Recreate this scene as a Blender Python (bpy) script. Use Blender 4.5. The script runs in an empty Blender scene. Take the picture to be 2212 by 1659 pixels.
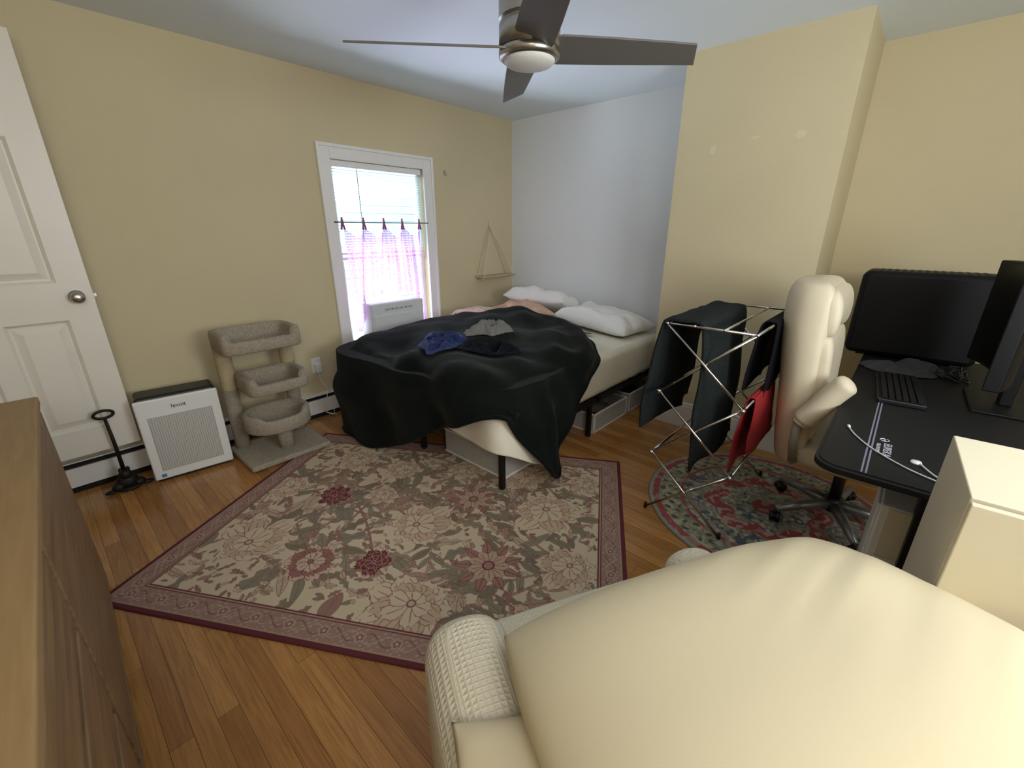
import bpy, math, random
import numpy as np
from mathutils import Vector, Matrix, noise
from mathutils.bvhtree import BVHTree
sc = bpy.context.scene
COL = sc.collection
rad = math.radians

# ------------------------------------------------------------------ helpers
def s2l(c):
    c = np.array(c, float)
    if c.max() > 1.001: c = c/255.0
    return np.where(c <= .04045, c/12.92, ((c+.055)/1.055)**2.4)

def mat(name, rgb, rough=.6, metal=0., var=0., vscale=8., bump=0., bscale=60., bdist=.01, sheen=0., spec=None, emit=0., alpha=None, trans=0.):
    m = bpy.data.materials.new(name); m.use_nodes = True
    nt = m.node_tree; N = nt.nodes; L = nt.links
    b = N['Principled BSDF']
    c = list(s2l(rgb))+[1]
    b.inputs['Base Color'].default_value = c
    b.inputs['Roughness'].default_value = rough
    b.inputs['Metallic'].default_value = metal
    if spec is not None: b.inputs['Specular IOR Level'].default_value = spec
    if sheen: b.inputs['Sheen Weight'].default_value = sheen
    tc = N.new('ShaderNodeTexCoord')
    if var:
        n = N.new('ShaderNodeTexNoise'); n.inputs['Scale'].default_value = vscale; n.inputs['Detail'].default_value = 5
        L.new(tc.outputs['Object'], n.inputs['Vector'])
        r = N.new('ShaderNodeValToRGB')
        r.color_ramp.elements[0].position = .3; r.color_ramp.elements[1].position = .7
        r.color_ramp.elements[0].color = [max(0, x*(1-var)) for x in c[:3]]+[1]
        r.color_ramp.elements[1].color = [min(1, x*(1+var)) for x in c[:3]]+[1]
        L.new(n.outputs['Fac'], r.inputs['Fac']); L.new(r.outputs['Color'], b.inputs['Base Color'])
    if bump:
        n2 = N.new('ShaderNodeTexNoise'); n2.inputs['Scale'].default_value = bscale; n2.inputs['Detail'].default_value = 4
        L.new(tc.outputs['Object'], n2.inputs['Vector'])
        bp = N.new('ShaderNodeBump'); bp.inputs['Strength'].default_value = bump; bp.inputs['Distance'].default_value = bdist
        L.new(n2.outputs['Fac'], bp.inputs['Height']); L.new(bp.outputs['Normal'], b.inputs['Normal'])
    if emit:
        b.inputs['Emission Color'].default_value = c; b.inputs['Emission Strength'].default_value = emit
    return m

def attr_mat(name, rough=.95, bump=.4, bscale=500, bdist=.003):
    m = mat(name, (200, 200, 200), rough, bump=bump, bscale=bscale, bdist=bdist, spec=.1)
    nt = m.node_tree; a = nt.nodes.new('ShaderNodeAttribute'); a.attribute_name = 'Col'
    nt.links.new(a.outputs['Color'], nt.nodes['Principled BSDF'].inputs['Base Color'])
    return m

def cells_mat(name, rgb, dark, scale, thr=.3, bump=0., rough=.8, axes='xyz'):
    """regular dot grid / waffle"""
    m = mat(name, rgb, rough); nt = m.node_tree; N = nt.nodes; L = nt.links
    b = N['Principled BSDF']; tc = N['Texture Coordinate'] if 'Texture Coordinate' in N else N.new('ShaderNodeTexCoord')
    v = N.new('ShaderNodeTexVoronoi'); v.inputs['Scale'].default_value = scale; v.inputs['Randomness'].default_value = 0
    L.new(tc.outputs['Object'], v.inputs['Vector'])
    if bump:
        v.distance = 'CHEBYCHEV'
        bp = N.new('ShaderNodeBump'); bp.inputs['Strength'].default_value = bump; bp.inputs['Distance'].default_value = .006
        L.new(v.outputs['Distance'], bp.inputs['Height']); L.new(bp.outputs['Normal'], b.inputs['Normal'])
    if dark is not None:
        r = N.new('ShaderNodeValToRGB'); e = r.color_ramp.elements
        e[0].position = thr; e[1].position = thr+.05
        e[0].color = list(s2l(dark))+[1]; e[1].color = list(s2l(rgb))+[1]
        L.new(v.outputs['Distance'], r.inputs['Fac']); L.new(r.outputs['Color'], b.inputs['Base Color'])
    return m

def tag(o, label=None, cat=None, group=None, kind=None):
    if label: o['label'] = label
    if cat: o['category'] = cat
    if group: o['group'] = group
    if kind: o['kind'] = kind
    return o

def empty(name, loc, label, cat, rot=(0, 0, 0), group=None):
    o = bpy.data.objects.new(name, None); o.empty_display_size = .05
    o.location = loc; o.rotation_euler = rot; COL.objects.link(o)
    return tag(o, label, cat, group)

def mkobj(name, verts, faces, mats, parent=None, loc=(0, 0, 0), rot=(0, 0, 0), smooth=False, midx=None):
    me = bpy.data.meshes.new(name)
    me.from_pydata([tuple(map(float, v)) for v in verts], [], [tuple(map(int, f)) for f in faces]); me.update()
    for m in (mats if isinstance(mats, (list, tuple)) else [mats]): me.materials.append(m)
    if smooth: me.polygons.foreach_set('use_smooth', [True]*len(me.polygons))
    if midx is not None: me.polygons.foreach_set('material_index', midx)
    o = bpy.data.objects.new(name, me); o.location = loc; o.rotation_euler = rot
    if parent: o.parent = parent
    COL.objects.link(o); return o

def dup(o, parent, loc, rot=None):
    g = o.copy(); g.parent = parent; g.location = loc
    if rot is not None: g.rotation_euler = rot
    COL.objects.link(g); return g

class MB:
    def __init__(s): s.v = []; s.f = []; s.m = []; s.sm = []
    def add(s, vs, fs, mi=0, sm=False, M=None):
        k = len(s.v)
        for p in vs:
            p = Vector(p)
            if M is not None: p = M @ p
            s.v.append(tuple(p))
        for f in fs: s.f.append(tuple(i+k for i in f)); s.m.append(mi); s.sm.append(sm)
        return s
    def box(s, x0, x1, y0, y1, z0, z1, mi=0, M=None):
        vs = [(x0, y0, z0), (x1, y0, z0), (x1, y1, z0), (x0, y1, z0), (x0, y0, z1), (x1, y0, z1), (x1, y1, z1), (x0, y1, z1)]
        return s.add(vs, [(0, 3, 2, 1), (4, 5, 6, 7), (0, 1, 5, 4), (1, 2, 6, 5), (2, 3, 7, 6), (3, 0, 4, 7)], mi, False, M)
    def tube(s, pts, r, n=10, mi=0, cap=True, closed=False):
        pts = [Vector(p) for p in pts]; K = len(pts); vs = []; fs = []
        rr = r if isinstance(r, (list, tuple)) else [r]*K
        prev = None
        for i, p in enumerate(pts):
            if closed: t = pts[(i+1) % K]-pts[i-1]
            else: t = pts[min(i+1, K-1)]-pts[max(i-1, 0)]
            t.normalize()
            if prev is None:
                a = Vector((0, 0, 1)) if abs(t.z) < .9 else Vector((1, 0, 0))
            else: a = prev
            u = (a-t*a.dot(t)).normalized(); w = t.cross(u); prev = u
            for k in range(n):
                th = 2*math.pi*k/n
                vs.append(p+(u*math.cos(th)+w*math.sin(th))*rr[i])
        R = K if closed else K-1
        for i in range(R):
            for k in range(n):
                a = i*n+k; b = i*n+(k+1) % n; c = ((i+1) % K)*n+(k+1) % n; d = ((i+1) % K)*n+k
                fs.append((a, b, c, d))
        if cap and not closed:
            fs.append(tuple(range(n))[::-1]); fs.append(tuple((K-1)*n+k for k in range(n)))
        return s.add(vs, fs, mi, True)
    def cyl(s, c, r, z0, z1, n=32, mi=0): return s.tube([(c[0], c[1], z0), (c[0], c[1], z1)], r, n, mi)
    def lathe(s, c, prof, n=40, mi=0, M=None):
        vs = []; fs = []; K = len(prof)
        for r, z in prof:
            for k in range(n):
                th = 2*math.pi*k/n; vs.append((c[0]+r*math.cos(th), c[1]+r*math.sin(th), z))
        for i in range(K-1):
            for k in range(n):
                fs.append((i*n+k, i*n+(k+1) % n, (i+1)*n+(k+1) % n, (i+1)*n+k))
        return s.add(vs, fs, mi, True, M)
    def done(s, name, mats, parent=None, loc=(0, 0, 0), rot=(0, 0, 0), bevel=0, seg=3, subd=0):
        o = mkobj(name, s.v, s.f, mats, parent, loc, rot, midx=s.m)
        o.data.polygons.foreach_set('use_smooth', [bool(x) for x in s.sm] if not bevel else [True]*len(s.sm))
        if bevel:
            b = o.modifiers.new('b', 'BEVEL'); b.width = bevel; b.segments = seg; b.limit_method = 'ANGLE'; b.angle_limit = rad(40)
            w = o.modifiers.new('w', 'WEIGHTED_NORMAL'); w.keep_sharp = True
        if subd:
            m = o.modifiers.new('s', 'SUBSURF'); m.levels = subd; m.render_levels = subd
        return o

def box(name, x0, x1, y0, y1, z0, z1, m, parent=None, bevel=.004, seg=3, loc=(0, 0, 0), rot=(0, 0, 0)):
    return MB().box(x0, x1, y0, y1, z0, z1).done(name, m, parent, loc, rot, bevel, seg)

def catmull(P, n, closed=False):
    P = np.array(P, float); K = len(P); out = []
    segs = K if closed else K-1
    for i in range(segs):
        if closed: p0, p1, p2, p3 = P[(i-1) % K], P[i], P[(i+1) % K], P[(i+2) % K]
        else: p0, p1, p2, p3 = P[max(i-1, 0)], P[i], P[i+1], P[min(i+2, K-1)]
        for k in range(n):
            t = k/n
            out.append(.5*((2*p1)+(-p0+p2)*t+(2*p0-5*p1+4*p2-p3)*t*t+(-p0+3*p1-3*p2+p3)*t**3))
    if not closed: out.append(P[-1])
    return np.array(out)

def nz(x, y, z=0): return noise.noise(Vector((x, y, z)))

def pillow(name, w, d, t, m, loc, rot, seed=0, parent=None, wr=1., n=56, flat=.45, big=.10, streak=0., rim=.03, pinch=1., rnd_=0.):
    vs = []; fs = []; idx = {}
    for side in (1, -1):
        for i in range(n+1):
            for j in range(n+1):
                u = -1+2*i/n; v = -1+2*j/n
                edge = i in (0, n) or j in (0, n)
                if side == -1 and edge: idx[(side, i, j)] = idx[(1, i, j)]; continue
                x = u*w/2*(1-.07*pinch*(1-v*v))*math.sqrt(1-.5*rnd_*v*v); y = v*d/2*(1-.09*pinch*(1-u*u))*math.sqrt(1-.5*rnd_*u*u)
                pr = ((1-u**4)*(1-v**4)); h = t*.5*(max(pr, 0)**.55)
                if rnd_: h = t*.5*(max((1-abs(u)**3)*(1-abs(v)**3), 0)**.5)
                fall = min(1, pr*3)
                ed = max(abs(u), abs(v))
                wv = nz(u*2+seed, v*2, seed)*big*t + wr*.05*t*(1-abs(nz(u*7+seed*3, v*2.5-seed, 2)*2.2))*fall
                wv += min(wr+.15, 1)*rim*t*math.sin(18*(u if abs(v) > abs(u) else v)+seed)*(ed**5)*fall
                if streak: wv += streak*t*nz((u*.5+v*.3)*1.5+4, (v*.6-u*.35)*8+seed, 3)*max(0, min(1, (u+.2)*1.5))
                z = side*h*(1 if side == 1 else flat)+(wv*fall if side == 1 else 0)
                if edge: z = nz(u*4, v*4, seed)*.04*t
                idx[(side, i, j)] = len(vs); vs.append((x, y, z))
        for i in range(n):
            for j in range(n):
                q = [idx[(side, i, j)], idx[(side, i+1, j)], idx[(side, i+1, j+1)], idx[(side, i, j+1)]]
                fs.append(tuple(q if side == 1 else q[::-1]))
    o = mkobj(name, vs, fs, m, parent, loc, rot, smooth=True)
    return o

def cloth(name, path, x0, x1, m, amp=.008, freq=18, seed=0, parent=None, th=.006, nx=60, taper=0., hem=0., sag=0.):
    P = catmull(path, 10); vs = []; fs = []; K = len(P); zt = max(p[1] for p in P)
    for i, (y, z) in enumerate(P):
        for j in range(nx+1):
            s = j/nx; g = min(1, (zt-z)*5)
            cx = (x0+x1)/2; x = x0+(x1-x0)*s; x = cx+(x-cx)*(1-taper*g*min(1, (zt-z)))
            yy = y+amp*g*math.sin(freq*x+seed+z*3)+amp*g*1.5*nz(x*6, z*4, seed)
            zz = z+(hem*nz(x*5+seed, i/K*2, 1) if i < 5 or i > K-6 else 0)
            if sag and zt-z < .05: zz += sag*nz(x*9+seed, y*9, 5)
            vs.append((x, yy, zz))
    for i in range(K-1):
        for j in range(nx):
            a = i*(nx+1)+j; fs.append((a, a+1, a+nx+2, a+nx+1))
    o = mkobj(name, vs, fs, m, parent, smooth=True)
    s = o.modifiers.new('s', 'SOLIDIFY'); s.thickness = th; s.offset = 0
    return o

def crumple(name, c, rx, ry, h, m, seed, rot=0, ground=None, z0=0, n=52):
    vs = []; fs = []; ca, sa = math.cos(rot), math.sin(rot)
    for i in range(n+1):
        r = i/n
        for k in range(n*2):
            th = math.pi*k/n
            R = 1+.30*nz(math.cos(th)*1.6+seed, math.sin(th)*1.6, seed)+.1*nz(math.cos(th)*5+seed, math.sin(th)*5, 3)
            x = math.cos(th)*r*rx*R; y = math.sin(th)*r*ry*R
            rd = 1-abs(nz(x*11+seed, y*11, seed*1.7)*2)
            rd2 = 1-abs(nz(x*26+seed, y*26, seed)*2)
            e = max(0, 1-r**3)
            z = .006+h*e*(.2+.75*max(rd, 0)**1.5+.22*rd2*max(0, rd))
            X = c[0]+x*ca-y*sa; Y = c[1]+x*sa+y*ca
            g = z0 if ground is None else ground(X, Y)
            vs.append((X, Y, g+z))
    W = 2*n
    for i in range(n):
        for k in range(W):
            fs.append((i*W+k, i*W+(k+1) % W, (i+1)*W+(k+1) % W, (i+1)*W+k)[::-1])
    o = mkobj(name, vs, fs, m, smooth=True)
    s = o.modifiers.new('s', 'SOLIDIFY'); s.thickness = .004; s.offset = -1
    return o

def text(body, size, m, parent, loc, rot, name='lettering', ext=.0008):
    cu = bpy.data.curves.new(name, 'FONT'); cu.body = body; cu.size = size; cu.extrude = ext; cu.align_x = 'CENTER'; cu.align_y = 'CENTER'
    t = bpy.data.objects.new('tmp', cu); COL.objects.link(t)
    dg = bpy.context.evaluated_depsgraph_get(); me = bpy.data.meshes.new_from_object(t.evaluated_get(dg))
    bpy.data.objects.remove(t)
    me.materials.clear(); me.materials.append(m)
    o = bpy.data.objects.new(name, me); o.location = loc; o.rotation_euler = rot
    if parent: o.parent = parent
    COL.objects.link(o); return o

# ------------------------------------------------------------------ materials
M_wy = mat('wall_yellow', (208, 194, 158), .75, var=.03, vscale=1.5, bump=.12, bscale=140, bdist=.003)
M_ww = mat('wall_white', (230, 233, 234), .75, var=.02, vscale=1.5, bump=.1, bscale=140, bdist=.003)
M_ceil = mat('ceiling_paint', (226, 234, 237), .85, var=.02, vscale=1.2, bump=.08, bscale=120, bdist=.003)
M_white = mat('white_paint', (236, 234, 230), .4, var=.02, vscale=4)
M_door = mat('door_paint', (234, 229, 218), .35, var=.02, vscale=4)
M_plastic = mat('white_plastic', (230, 230, 228), .35)
M_acp = mat('ac_plastic', (212, 213, 216), .4)
M_black = mat('black_plastic', (18, 18, 20), .4)
M_blackm = mat('black_metal', (20, 19, 19), .45, metal=.3)
M_dark = mat('dark_gap', (12, 12, 12), .8)
M_chrome = mat('chrome', (200, 196, 190), .18, metal=1)
M_nickel = mat('brushed_nickel', (186, 182, 176), .32, metal=1, var=.06, vscale=30)
M_blade = mat('fan_blade_gray', (104, 101, 96), .5, metal=.1)
M_cream = mat('cream_leather', (212, 199, 173), .6, var=.03, vscale=6, bump=.15, bscale=250, bdist=.002)
M_creamp = mat('cream_plastic', (150, 144, 130), .5)
M_sheet = mat('cream_sheet', (228, 220, 202), .85, var=.03, vscale=3, bump=.15, bscale=10, bdist=.02)
M_pw = mat('white_cotton', (238, 236, 232), .85, bump=.25, bscale=12, bdist=.02)
M_bigp = mat('pillow_cream', (216, 201, 168), .9, bump=.15, bscale=300, bdist=.001)
M_carpet = mat('carpet_beige', (190, 178, 158), .98, var=.18, vscale=70, bump=1., bscale=260, bdist=.012)
M_velvet = mat('velvet_dark_green', (15, 20, 16), .95, var=.35, vscale=4, bump=.15, bscale=22, bdist=.01, sheen=.05, spec=.1)
M_teal = mat('towel_teal', (43, 48, 48), .98, var=.3, vscale=160, bump=1., bscale=300, bdist=.008, spec=.1)
M_red = mat('red_cloth', (150, 24, 26), .85, var=.08, vscale=12, bump=.2, bscale=60)
M_blackc = mat('black_cloth', (16, 17, 21), .9, var=.2, vscale=14, bump=.2, bscale=60, spec=.15)
M_blue = mat('blue_cloth', (18, 34, 84), .85, var=.2, vscale=14, bump=.2, bscale=60)
M_navy = mat('navy_cloth', (15, 18, 28), .9, var=.2, vscale=14, spec=.15)
M_grayc = mat('gray_cloth', (112, 110, 106), .9, var=.12, vscale=20, bump=.2, bscale=80)
M_dgrayc = mat('dark_gray_cloth', (58, 58, 60), .9, var=.15, vscale=20, bump=.2, bscale=80)
M_peach = mat('peach_cotton', (206, 168, 142), .9, var=.05, vscale=6, bump=.3, bscale=14, bdist=.02)
M_pink = cells_mat('pink_print', (214, 182, 168), (176, 120, 112), 28, .25)
M_speck = cells_mat('speckled_gray', (84, 86, 82), (178, 174, 164), 75, .32)
M_waffle = cells_mat('waffle_fabric', (220, 210, 188), None, 80, bump=.9, rough=.95)
M_perf = cells_mat('perforated_gray', (196, 194, 188), (110, 108, 104), 85, .28, rough=.5)
M_wood = mat('walnut_brown', (92, 66, 46), .5, var=.2, vscale=5)
M_woodtop = mat('tan_wood_top', (160, 116, 70), .55, var=.12, vscale=9)
M_rope = mat('cotton_rope', (214, 204, 180), .9)
M_sisal = mat('sisal_rope', (190, 172, 138), .95, bump=.8, bscale=120, bdist=.01)
M_iron = mat('cast_iron', (38, 30, 26), .55, metal=.5, var=.3, vscale=30, bump=.4, bscale=50)
M_bin = mat('bin_fabric_gray', (176, 176, 174), .9, var=.05, vscale=20)
M_cabinet = mat('cream_laminate', (218, 208, 182), .5)
M_stripe = mat('stripe_lavender', (130, 126, 146), .6)
M_desk = mat('desk_black', (17, 18, 21), .6, bump=.1, bscale=600, bdist=.001, spec=.3)
M_screen = mat('screen_black', (7, 8, 10), .35, spec=.2)
M_case = mat('case_black', (12, 12, 14), .55, spec=.25)
M_silver = mat('silver_plastic', (150, 152, 156), .35, metal=.7)
M_globe = mat('frosted_glass', (226, 226, 222), .4)
M_gray_l = mat('louver_gray', (166, 168, 172), .5)
M_ctrl = mat('control_gray', (190, 192, 196), .4)
M_gap = mat('groove_dark', (24, 15, 9), .9)

def wood_grain(m, cols, axis_scale):
    nt = m.node_tree; N = nt.nodes; L = nt.links; b = N['Principled BSDF']
    for l in list(b.inputs['Base Color'].links): L.remove(l)
    tc = N.new('ShaderNodeTexCoord'); mp = N.new('ShaderNodeMapping'); mp.inputs['Scale'].default_value = axis_scale
    n = N.new('ShaderNodeTexNoise'); n.inputs['Scale'].default_value = 3; n.inputs['Detail'].default_value = 8; n.inputs['Distortion'].default_value = 1.2
    r = N.new('ShaderNodeValToRGB'); r.color_ramp.elements[0].position = .3; r.color_ramp.elements[1].position = .7
    r.color_ramp.elements[0].color = list(s2l(cols[0]))+[1]; r.color_ramp.elements[1].color = list(s2l(cols[1]))+[1]
    L.new(tc.outputs['Object'], mp.inputs['Vector']); L.new(mp.outputs['Vector'], n.inputs['Vector']); L.new(n.outputs['Fac'], r.inputs['Fac']); L.new(r.outputs['Color'], b.inputs['Base Color'])
wood_grain(M_wood, [(112, 85, 58), (148, 116, 80)], (12, .8, 12))
wood_grain(M_woodtop, [(148, 118, 78), (162, 132, 90)], (14, 1, 14))

def floor_mat():
    m = bpy.data.materials.new('oak_floor'); m.use_nodes = True; nt = m.node_tree; N = nt.nodes; L = nt.links; b = N['Principled BSDF']
    tc = N.new('ShaderNodeTexCoord'); mp = N.new('ShaderNodeMapping'); mp.inputs['Rotation'].default_value = (0, 0, rad(90))
    L.new(tc.outputs['Object'], mp.inputs['Vector'])
    br = N.new('ShaderNodeTexBrick'); br.offset = .37; br.offset_frequency = 3; br.squash = 1.3; br.squash_frequency = 2
    br.inputs['Scale'].default_value = 1; br.inputs['Brick Width'].default_value = 1.3; br.inputs['Row Height'].default_value = .062
    br.inputs['Mortar Size'].default_value = .0008; br.inputs['Mortar Smooth'].default_value = .3; br.inputs['Bias'].default_value = 0
    br.inputs['Color1'].default_value = (0, 0, 0, 1); br.inputs['Color2'].default_value = (1, 1, 1, 1); br.inputs['Mortar'].default_value = (.5, .5, .5, 1)
    L.new(mp.outputs['Vector'], br.inputs['Vector'])
    r = N.new('ShaderNodeValToRGB'); e = r.color_ramp.elements
    e[0].position = 0; e[0].color = list(s2l((156, 107, 58)))+[1]; e[1].position = 1; e[1].color = list(s2l((188, 137, 80)))+[1]
    x = e.new(.5); x.color = list(s2l((172, 122, 68)))+[1]
    L.new(br.outputs['Color'], r.inputs['Fac'])
    m2 = N.new('ShaderNodeMapping'); m2.inputs['Scale'].default_value = (38, 2.2, 1); L.new(tc.outputs['Object'], m2.inputs['Vector'])
    g = N.new('ShaderNodeTexNoise'); g.inputs['Scale'].default_value = 1.6; g.inputs['Detail'].default_value = 8; g.inputs['Distortion'].default_value = 1.6
    L.new(m2.outputs['Vector'], g.inputs['Vector'])
    gr = N.new('ShaderNodeValToRGB'); gr.color_ramp.elements[0].position = .32; gr.color_ramp.elements[1].position = .62
    gr.color_ramp.elements[0].color = (.76, .71, .64, 1); gr.color_ramp.elements[1].color = (1.05, 1.03, 1, 1)
    L.new(g.outputs['Fac'], gr.inputs['Fac'])
    mx = N.new('ShaderNodeMix'); mx.data_type = 'RGBA'; mx.blend_type = 'MULTIPLY'; mx.inputs['Factor'].default_value = 1
    L.new(r.outputs['Color'], mx.inputs['A']); L.new(gr.outputs['Color'], mx.inputs['B'])
    mo = N.new('ShaderNodeMix'); mo.data_type = 'RGBA'; mo.inputs['B'].default_value = (.06, .028, .012, 1)
    L.new(br.outputs['Fac'], mo.inputs['Factor']); L.new(mx.outputs['Result'], mo.inputs['A'])
    L.new(mo.outputs['Result'], b.inputs['Base Color'])
    b.inputs['Roughness'].default_value = .2
    bp = N.new('ShaderNodeBump'); bp.inputs['Strength'].default_value = .3; bp.inputs['Distance'].default_value = .001; bp.invert = True
    L.new(br.outputs['Fac'], bp.inputs['Height']); L.new(bp.outputs['Normal'], b.inputs['Normal'])
    return m
M_floor = floor_mat()

# ------------------------------------------------------------------ room
XW, YW, ZC = 3.76, 3.386, 2.49
XL, YN = -1.1, -1.7
def S(name, mb, m, bevel=0):
    o = mb.done(name, m, bevel=bevel); o['kind'] = 'structure'; return o
S('floor', MB().box(XL, XW, YN, YW, -.1, 0), M_floor)
S('ceiling', MB().box(XL, XW, YN, YW, ZC, ZC+.1), M_ceil)
WX0, WX1, WZ0, WZ1 = 1.735, 2.58, .50, 1.94
S('wall_back', MB().box(XL-.12, WX0, YW, YW+.14, -.1, ZC+.1).box(WX1, XW+.12, YW, YW+.14, -.1, ZC+.1).box(WX0, WX1, YW, YW+.14, -.1, WZ0).box(WX0, WX1, YW, YW+.14, WZ1, ZC+.1), M_wy)
BX, BY0, BY1 = 3.16, .42, 1.35
S('wall_right', MB().box(XW, XW+.12, BY1-.3, YW, -.1, ZC+.1), M_ww)
S('wall_alcove', MB().box(XW, XW+.12, YN, BY1-.3, -.1, ZC+.1), M_wy)
wch = S('wall_chimney', MB().box(BX, XW, BY0, BY1, 0, ZC), M_wy)
S('wall_left', MB().box(XL-.12, XL, YN-.12, YW, -.1, ZC+.1), M_wy)
S('wall_front', MB().box(XL, XW+.12, YN-.12, YN, -.1, ZC+.1), M_wy)
M_spk = mat('spackle', (217, 204, 172), .8)
for (y, z, ry, rz) in [(1.117, 1.924, .018, .028), (.875, 1.968, .024, .008), (.641, 1.958, .028, .020)]:
    n = 20; vs = [(BX-.0008, y, z)]
    for k in range(n):
        th = 2*math.pi*k/n; q = 1+.4*nz(math.cos(th)*2+y*9, math.sin(th)*2, z); vs.append((BX-.0008, y+ry*q*math.cos(th), z+rz*q*math.sin(th)))
    mkobj('spackle_patch', vs, [(0, 1+(k+1) % n, 1+k) for k in range(n)], M_spk, wch)
bb = .2
def bboard(name, pieces):
    mb = MB()
    for (x0, x1, y0, y1) in pieces:
        mb.box(x0, x1, y0, y1, 0, bb-.025)
        dx = .004
        mb.box(x0+dx if x1-x0 < .1 else x0, x1, y0+(dx if y1-y0 < .1 else 0), y1, bb-.025, bb)
    S(name, mb, M_white, .003)
bboard('baseboard_chimney', [(BX-.02, BX, BY0-.02, BY1+.02), (BX, XW, BY1, BY1+.02), (BX, XW, BY0-.02, BY0)])
bboard('baseboard_right', [(XW-.02, XW, BY1+.02, YW-.08)])
bboard('baseboard_alcove', [(XW-.02, XW, YN, BY0-.02)])

tr = MB(); cw = .1
tr.box(WX0-cw, WX0, YW-.022, YW, WZ0-.05, WZ1+cw).box(WX1, WX1+cw, YW-.022, YW, WZ0-.05, WZ1+cw).box(WX0, WX1, YW-.022, YW, WZ1, WZ1+cw)
tr.box(WX0-cw, WX0-cw+.022, YW-.035, YW-.022, WZ0-.05, WZ1+cw).box(WX1+cw-.022, WX1+cw, YW-.035, YW-.022, WZ0-.05, WZ1+cw).box(WX0-cw+.022, WX1+cw-.022, YW-.035, YW-.022, WZ1+cw-.022, WZ1+cw)
tr.box(WX0-cw-.0, WX1+cw+.0, YW-.05, YW+.06, WZ0-.03, WZ0)
tr.box(WX0-cw, WX1+cw, YW-.02, YW, WZ0-.12, WZ0-.03)
S('trim_1', tr, M_white, .003)
ws = MB(); fy0, fy1 = YW+.05, YW+.09
ws.box(WX0, WX0+.045, fy0, fy1, WZ0, WZ1).box(WX1-.045, WX1, fy0, fy1, WZ0, WZ1).box(WX0, WX1, fy0, fy1, WZ1-.05, WZ1).box(WX0, WX1, fy0-.01, fy1, 1.21, 1.235).box(WX0, WX1, fy0, fy1, WZ0, WZ0+.05)
win = S('window_1', ws, M_plastic, .003)
mg = bpy.data.materials.new('window_glass'); mg.use_nodes = True; nt = mg.node_tree; nt.nodes.clear()
o_ = nt.nodes.new('ShaderNodeOutputMaterial'); mxs = nt.nodes.new('ShaderNodeMixShader'); ts = nt.nodes.new('ShaderNodeBsdfTransparent'); gs = nt.nodes.new('ShaderNodeBsdfGlossy')
gs.inputs['Roughness'].default_value = .02; mxs.inputs[0].default_value = .06
nt.links.new(ts.outputs[0], mxs.inputs[1]); nt.links.new(gs.outputs[0], mxs.inputs[2]); nt.links.new(mxs.outputs[0], o_.inputs[0])
gl = MB().box(WX0+.04, WX1-.04, fy0+.018, fy0+.022, WZ0+.04, WZ1-.04).done('glass_pane', mg, parent=win)

M_side = mat('house_siding', (190, 212, 224), .8)
hs = MB()
for i in range(34):
    z = -.5+i*.13
    hs.add([(-1.5, 7.0, z), (7, 7.0, z), (7, 7.03, z+.13), (-1.5, 7.03, z+.13)], [(0, 1, 2, 3)])
    hs.add([(-1.5, 7.03, z), (7, 7.03, z), (7, 7.0, z), (-1.5, 7.0, z)], [(0, 1, 2, 3)])
ho = hs.done('neighbor_house', M_side); tag(ho, 'pale blue-gray clapboard house wall outside the window', 'building')

# blinds
bl = empty('window_blinds', (2.157, YW+.03, WZ1-.04), 'white horizontal mini blinds hanging in the window', 'blinds')
box('headrail', -.41, .41, -.026, .018, -.006, .038, M_white, bl)
M_slat = mat('blind_slat', (196, 214, 224), .5)
mb = MB(); z = -.02
while z > -.62:
    M = Matrix.Translation((0, 0, z)) @ Matrix.Rotation(rad(30), 4, 'X')
    mb.box(-.400, .400, -.0115, .0115, -.0006, .0006, M=M); z -= .020
mb.done('slats', M_slat, bl)
box('bottom_rail', -.395, .395, -.012, .012, -.645, -.630, M_white, bl, .002)
MB().tube([(-.2, -.02, .0), (-.2, -.022, -.55)], .003, 6).done('tilt_wand', M_dgrayc, bl)

# cafe curtain
cu = empty('cafe_curtain', (2.13, YW-.03, 1.50), 'sheer mauve tab-top cafe curtain on a thin rod', 'curtain')
MB().tube([(-.43, 0, 0), (.46, 0, 0)], .004, 8).done('curtain_rod', M_blackm, cu)
mc = bpy.data.materials.new('sheer_mauve'); mc.use_nodes = True; nt = mc.node_tree; N = nt.nodes; L = nt.links; b = N['Principled BSDF']
tc = N.new('ShaderNodeTexCoord'); vn = N.new('ShaderNodeTexNoise'); vn.inputs['Scale'].default_value = 110; vn.inputs['Detail'].default_value = 3
L.new(tc.outputs['Object'], vn.inputs['Vector']); rr = N.new('ShaderNodeValToRGB'); rr.color_ramp.elements[0].position = .38; rr.color_ramp.elements[1].position = .62
rr.color_ramp.elements[0].color = list(s2l((160, 102, 148)))+[1]; rr.color_ramp.elements[1].color = list(s2l((190, 150, 198)))+[1]
L.new(vn.outputs['Fac'], rr.inputs['Fac'])
out = N['Material Output']; df = N.new('ShaderNodeBsdfDiffuse'); tl = N.new('ShaderNodeBsdfTranslucent'); tp = N.new('ShaderNodeBsdfTransparent')
m1 = N.new('ShaderNodeMixShader'); m2 = N.new('ShaderNodeMixShader'); m1.inputs[0].default_value = .7; m2.inputs[0].default_value = .34
L.new(rr.outputs['Color'], df.inputs[0]); L.new(rr.outputs['Color'], tl.inputs[0]); tp.inputs[0].default_value = (.88, .76, .92, 1)
L.new(df.outputs[0], m1.inputs[1]); L.new(tl.outputs[0], m1.inputs[2]); L.new(m1.outputs[0], m2.inputs[1]); L.new(tp.outputs[0], m2.inputs[2]); L.new(m2.outputs[0], out.inputs[0])
tabs = [-.367, -.185, 0, .18, .357]
vs = []; fs = []; nx, nzv = 260, 60
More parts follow.
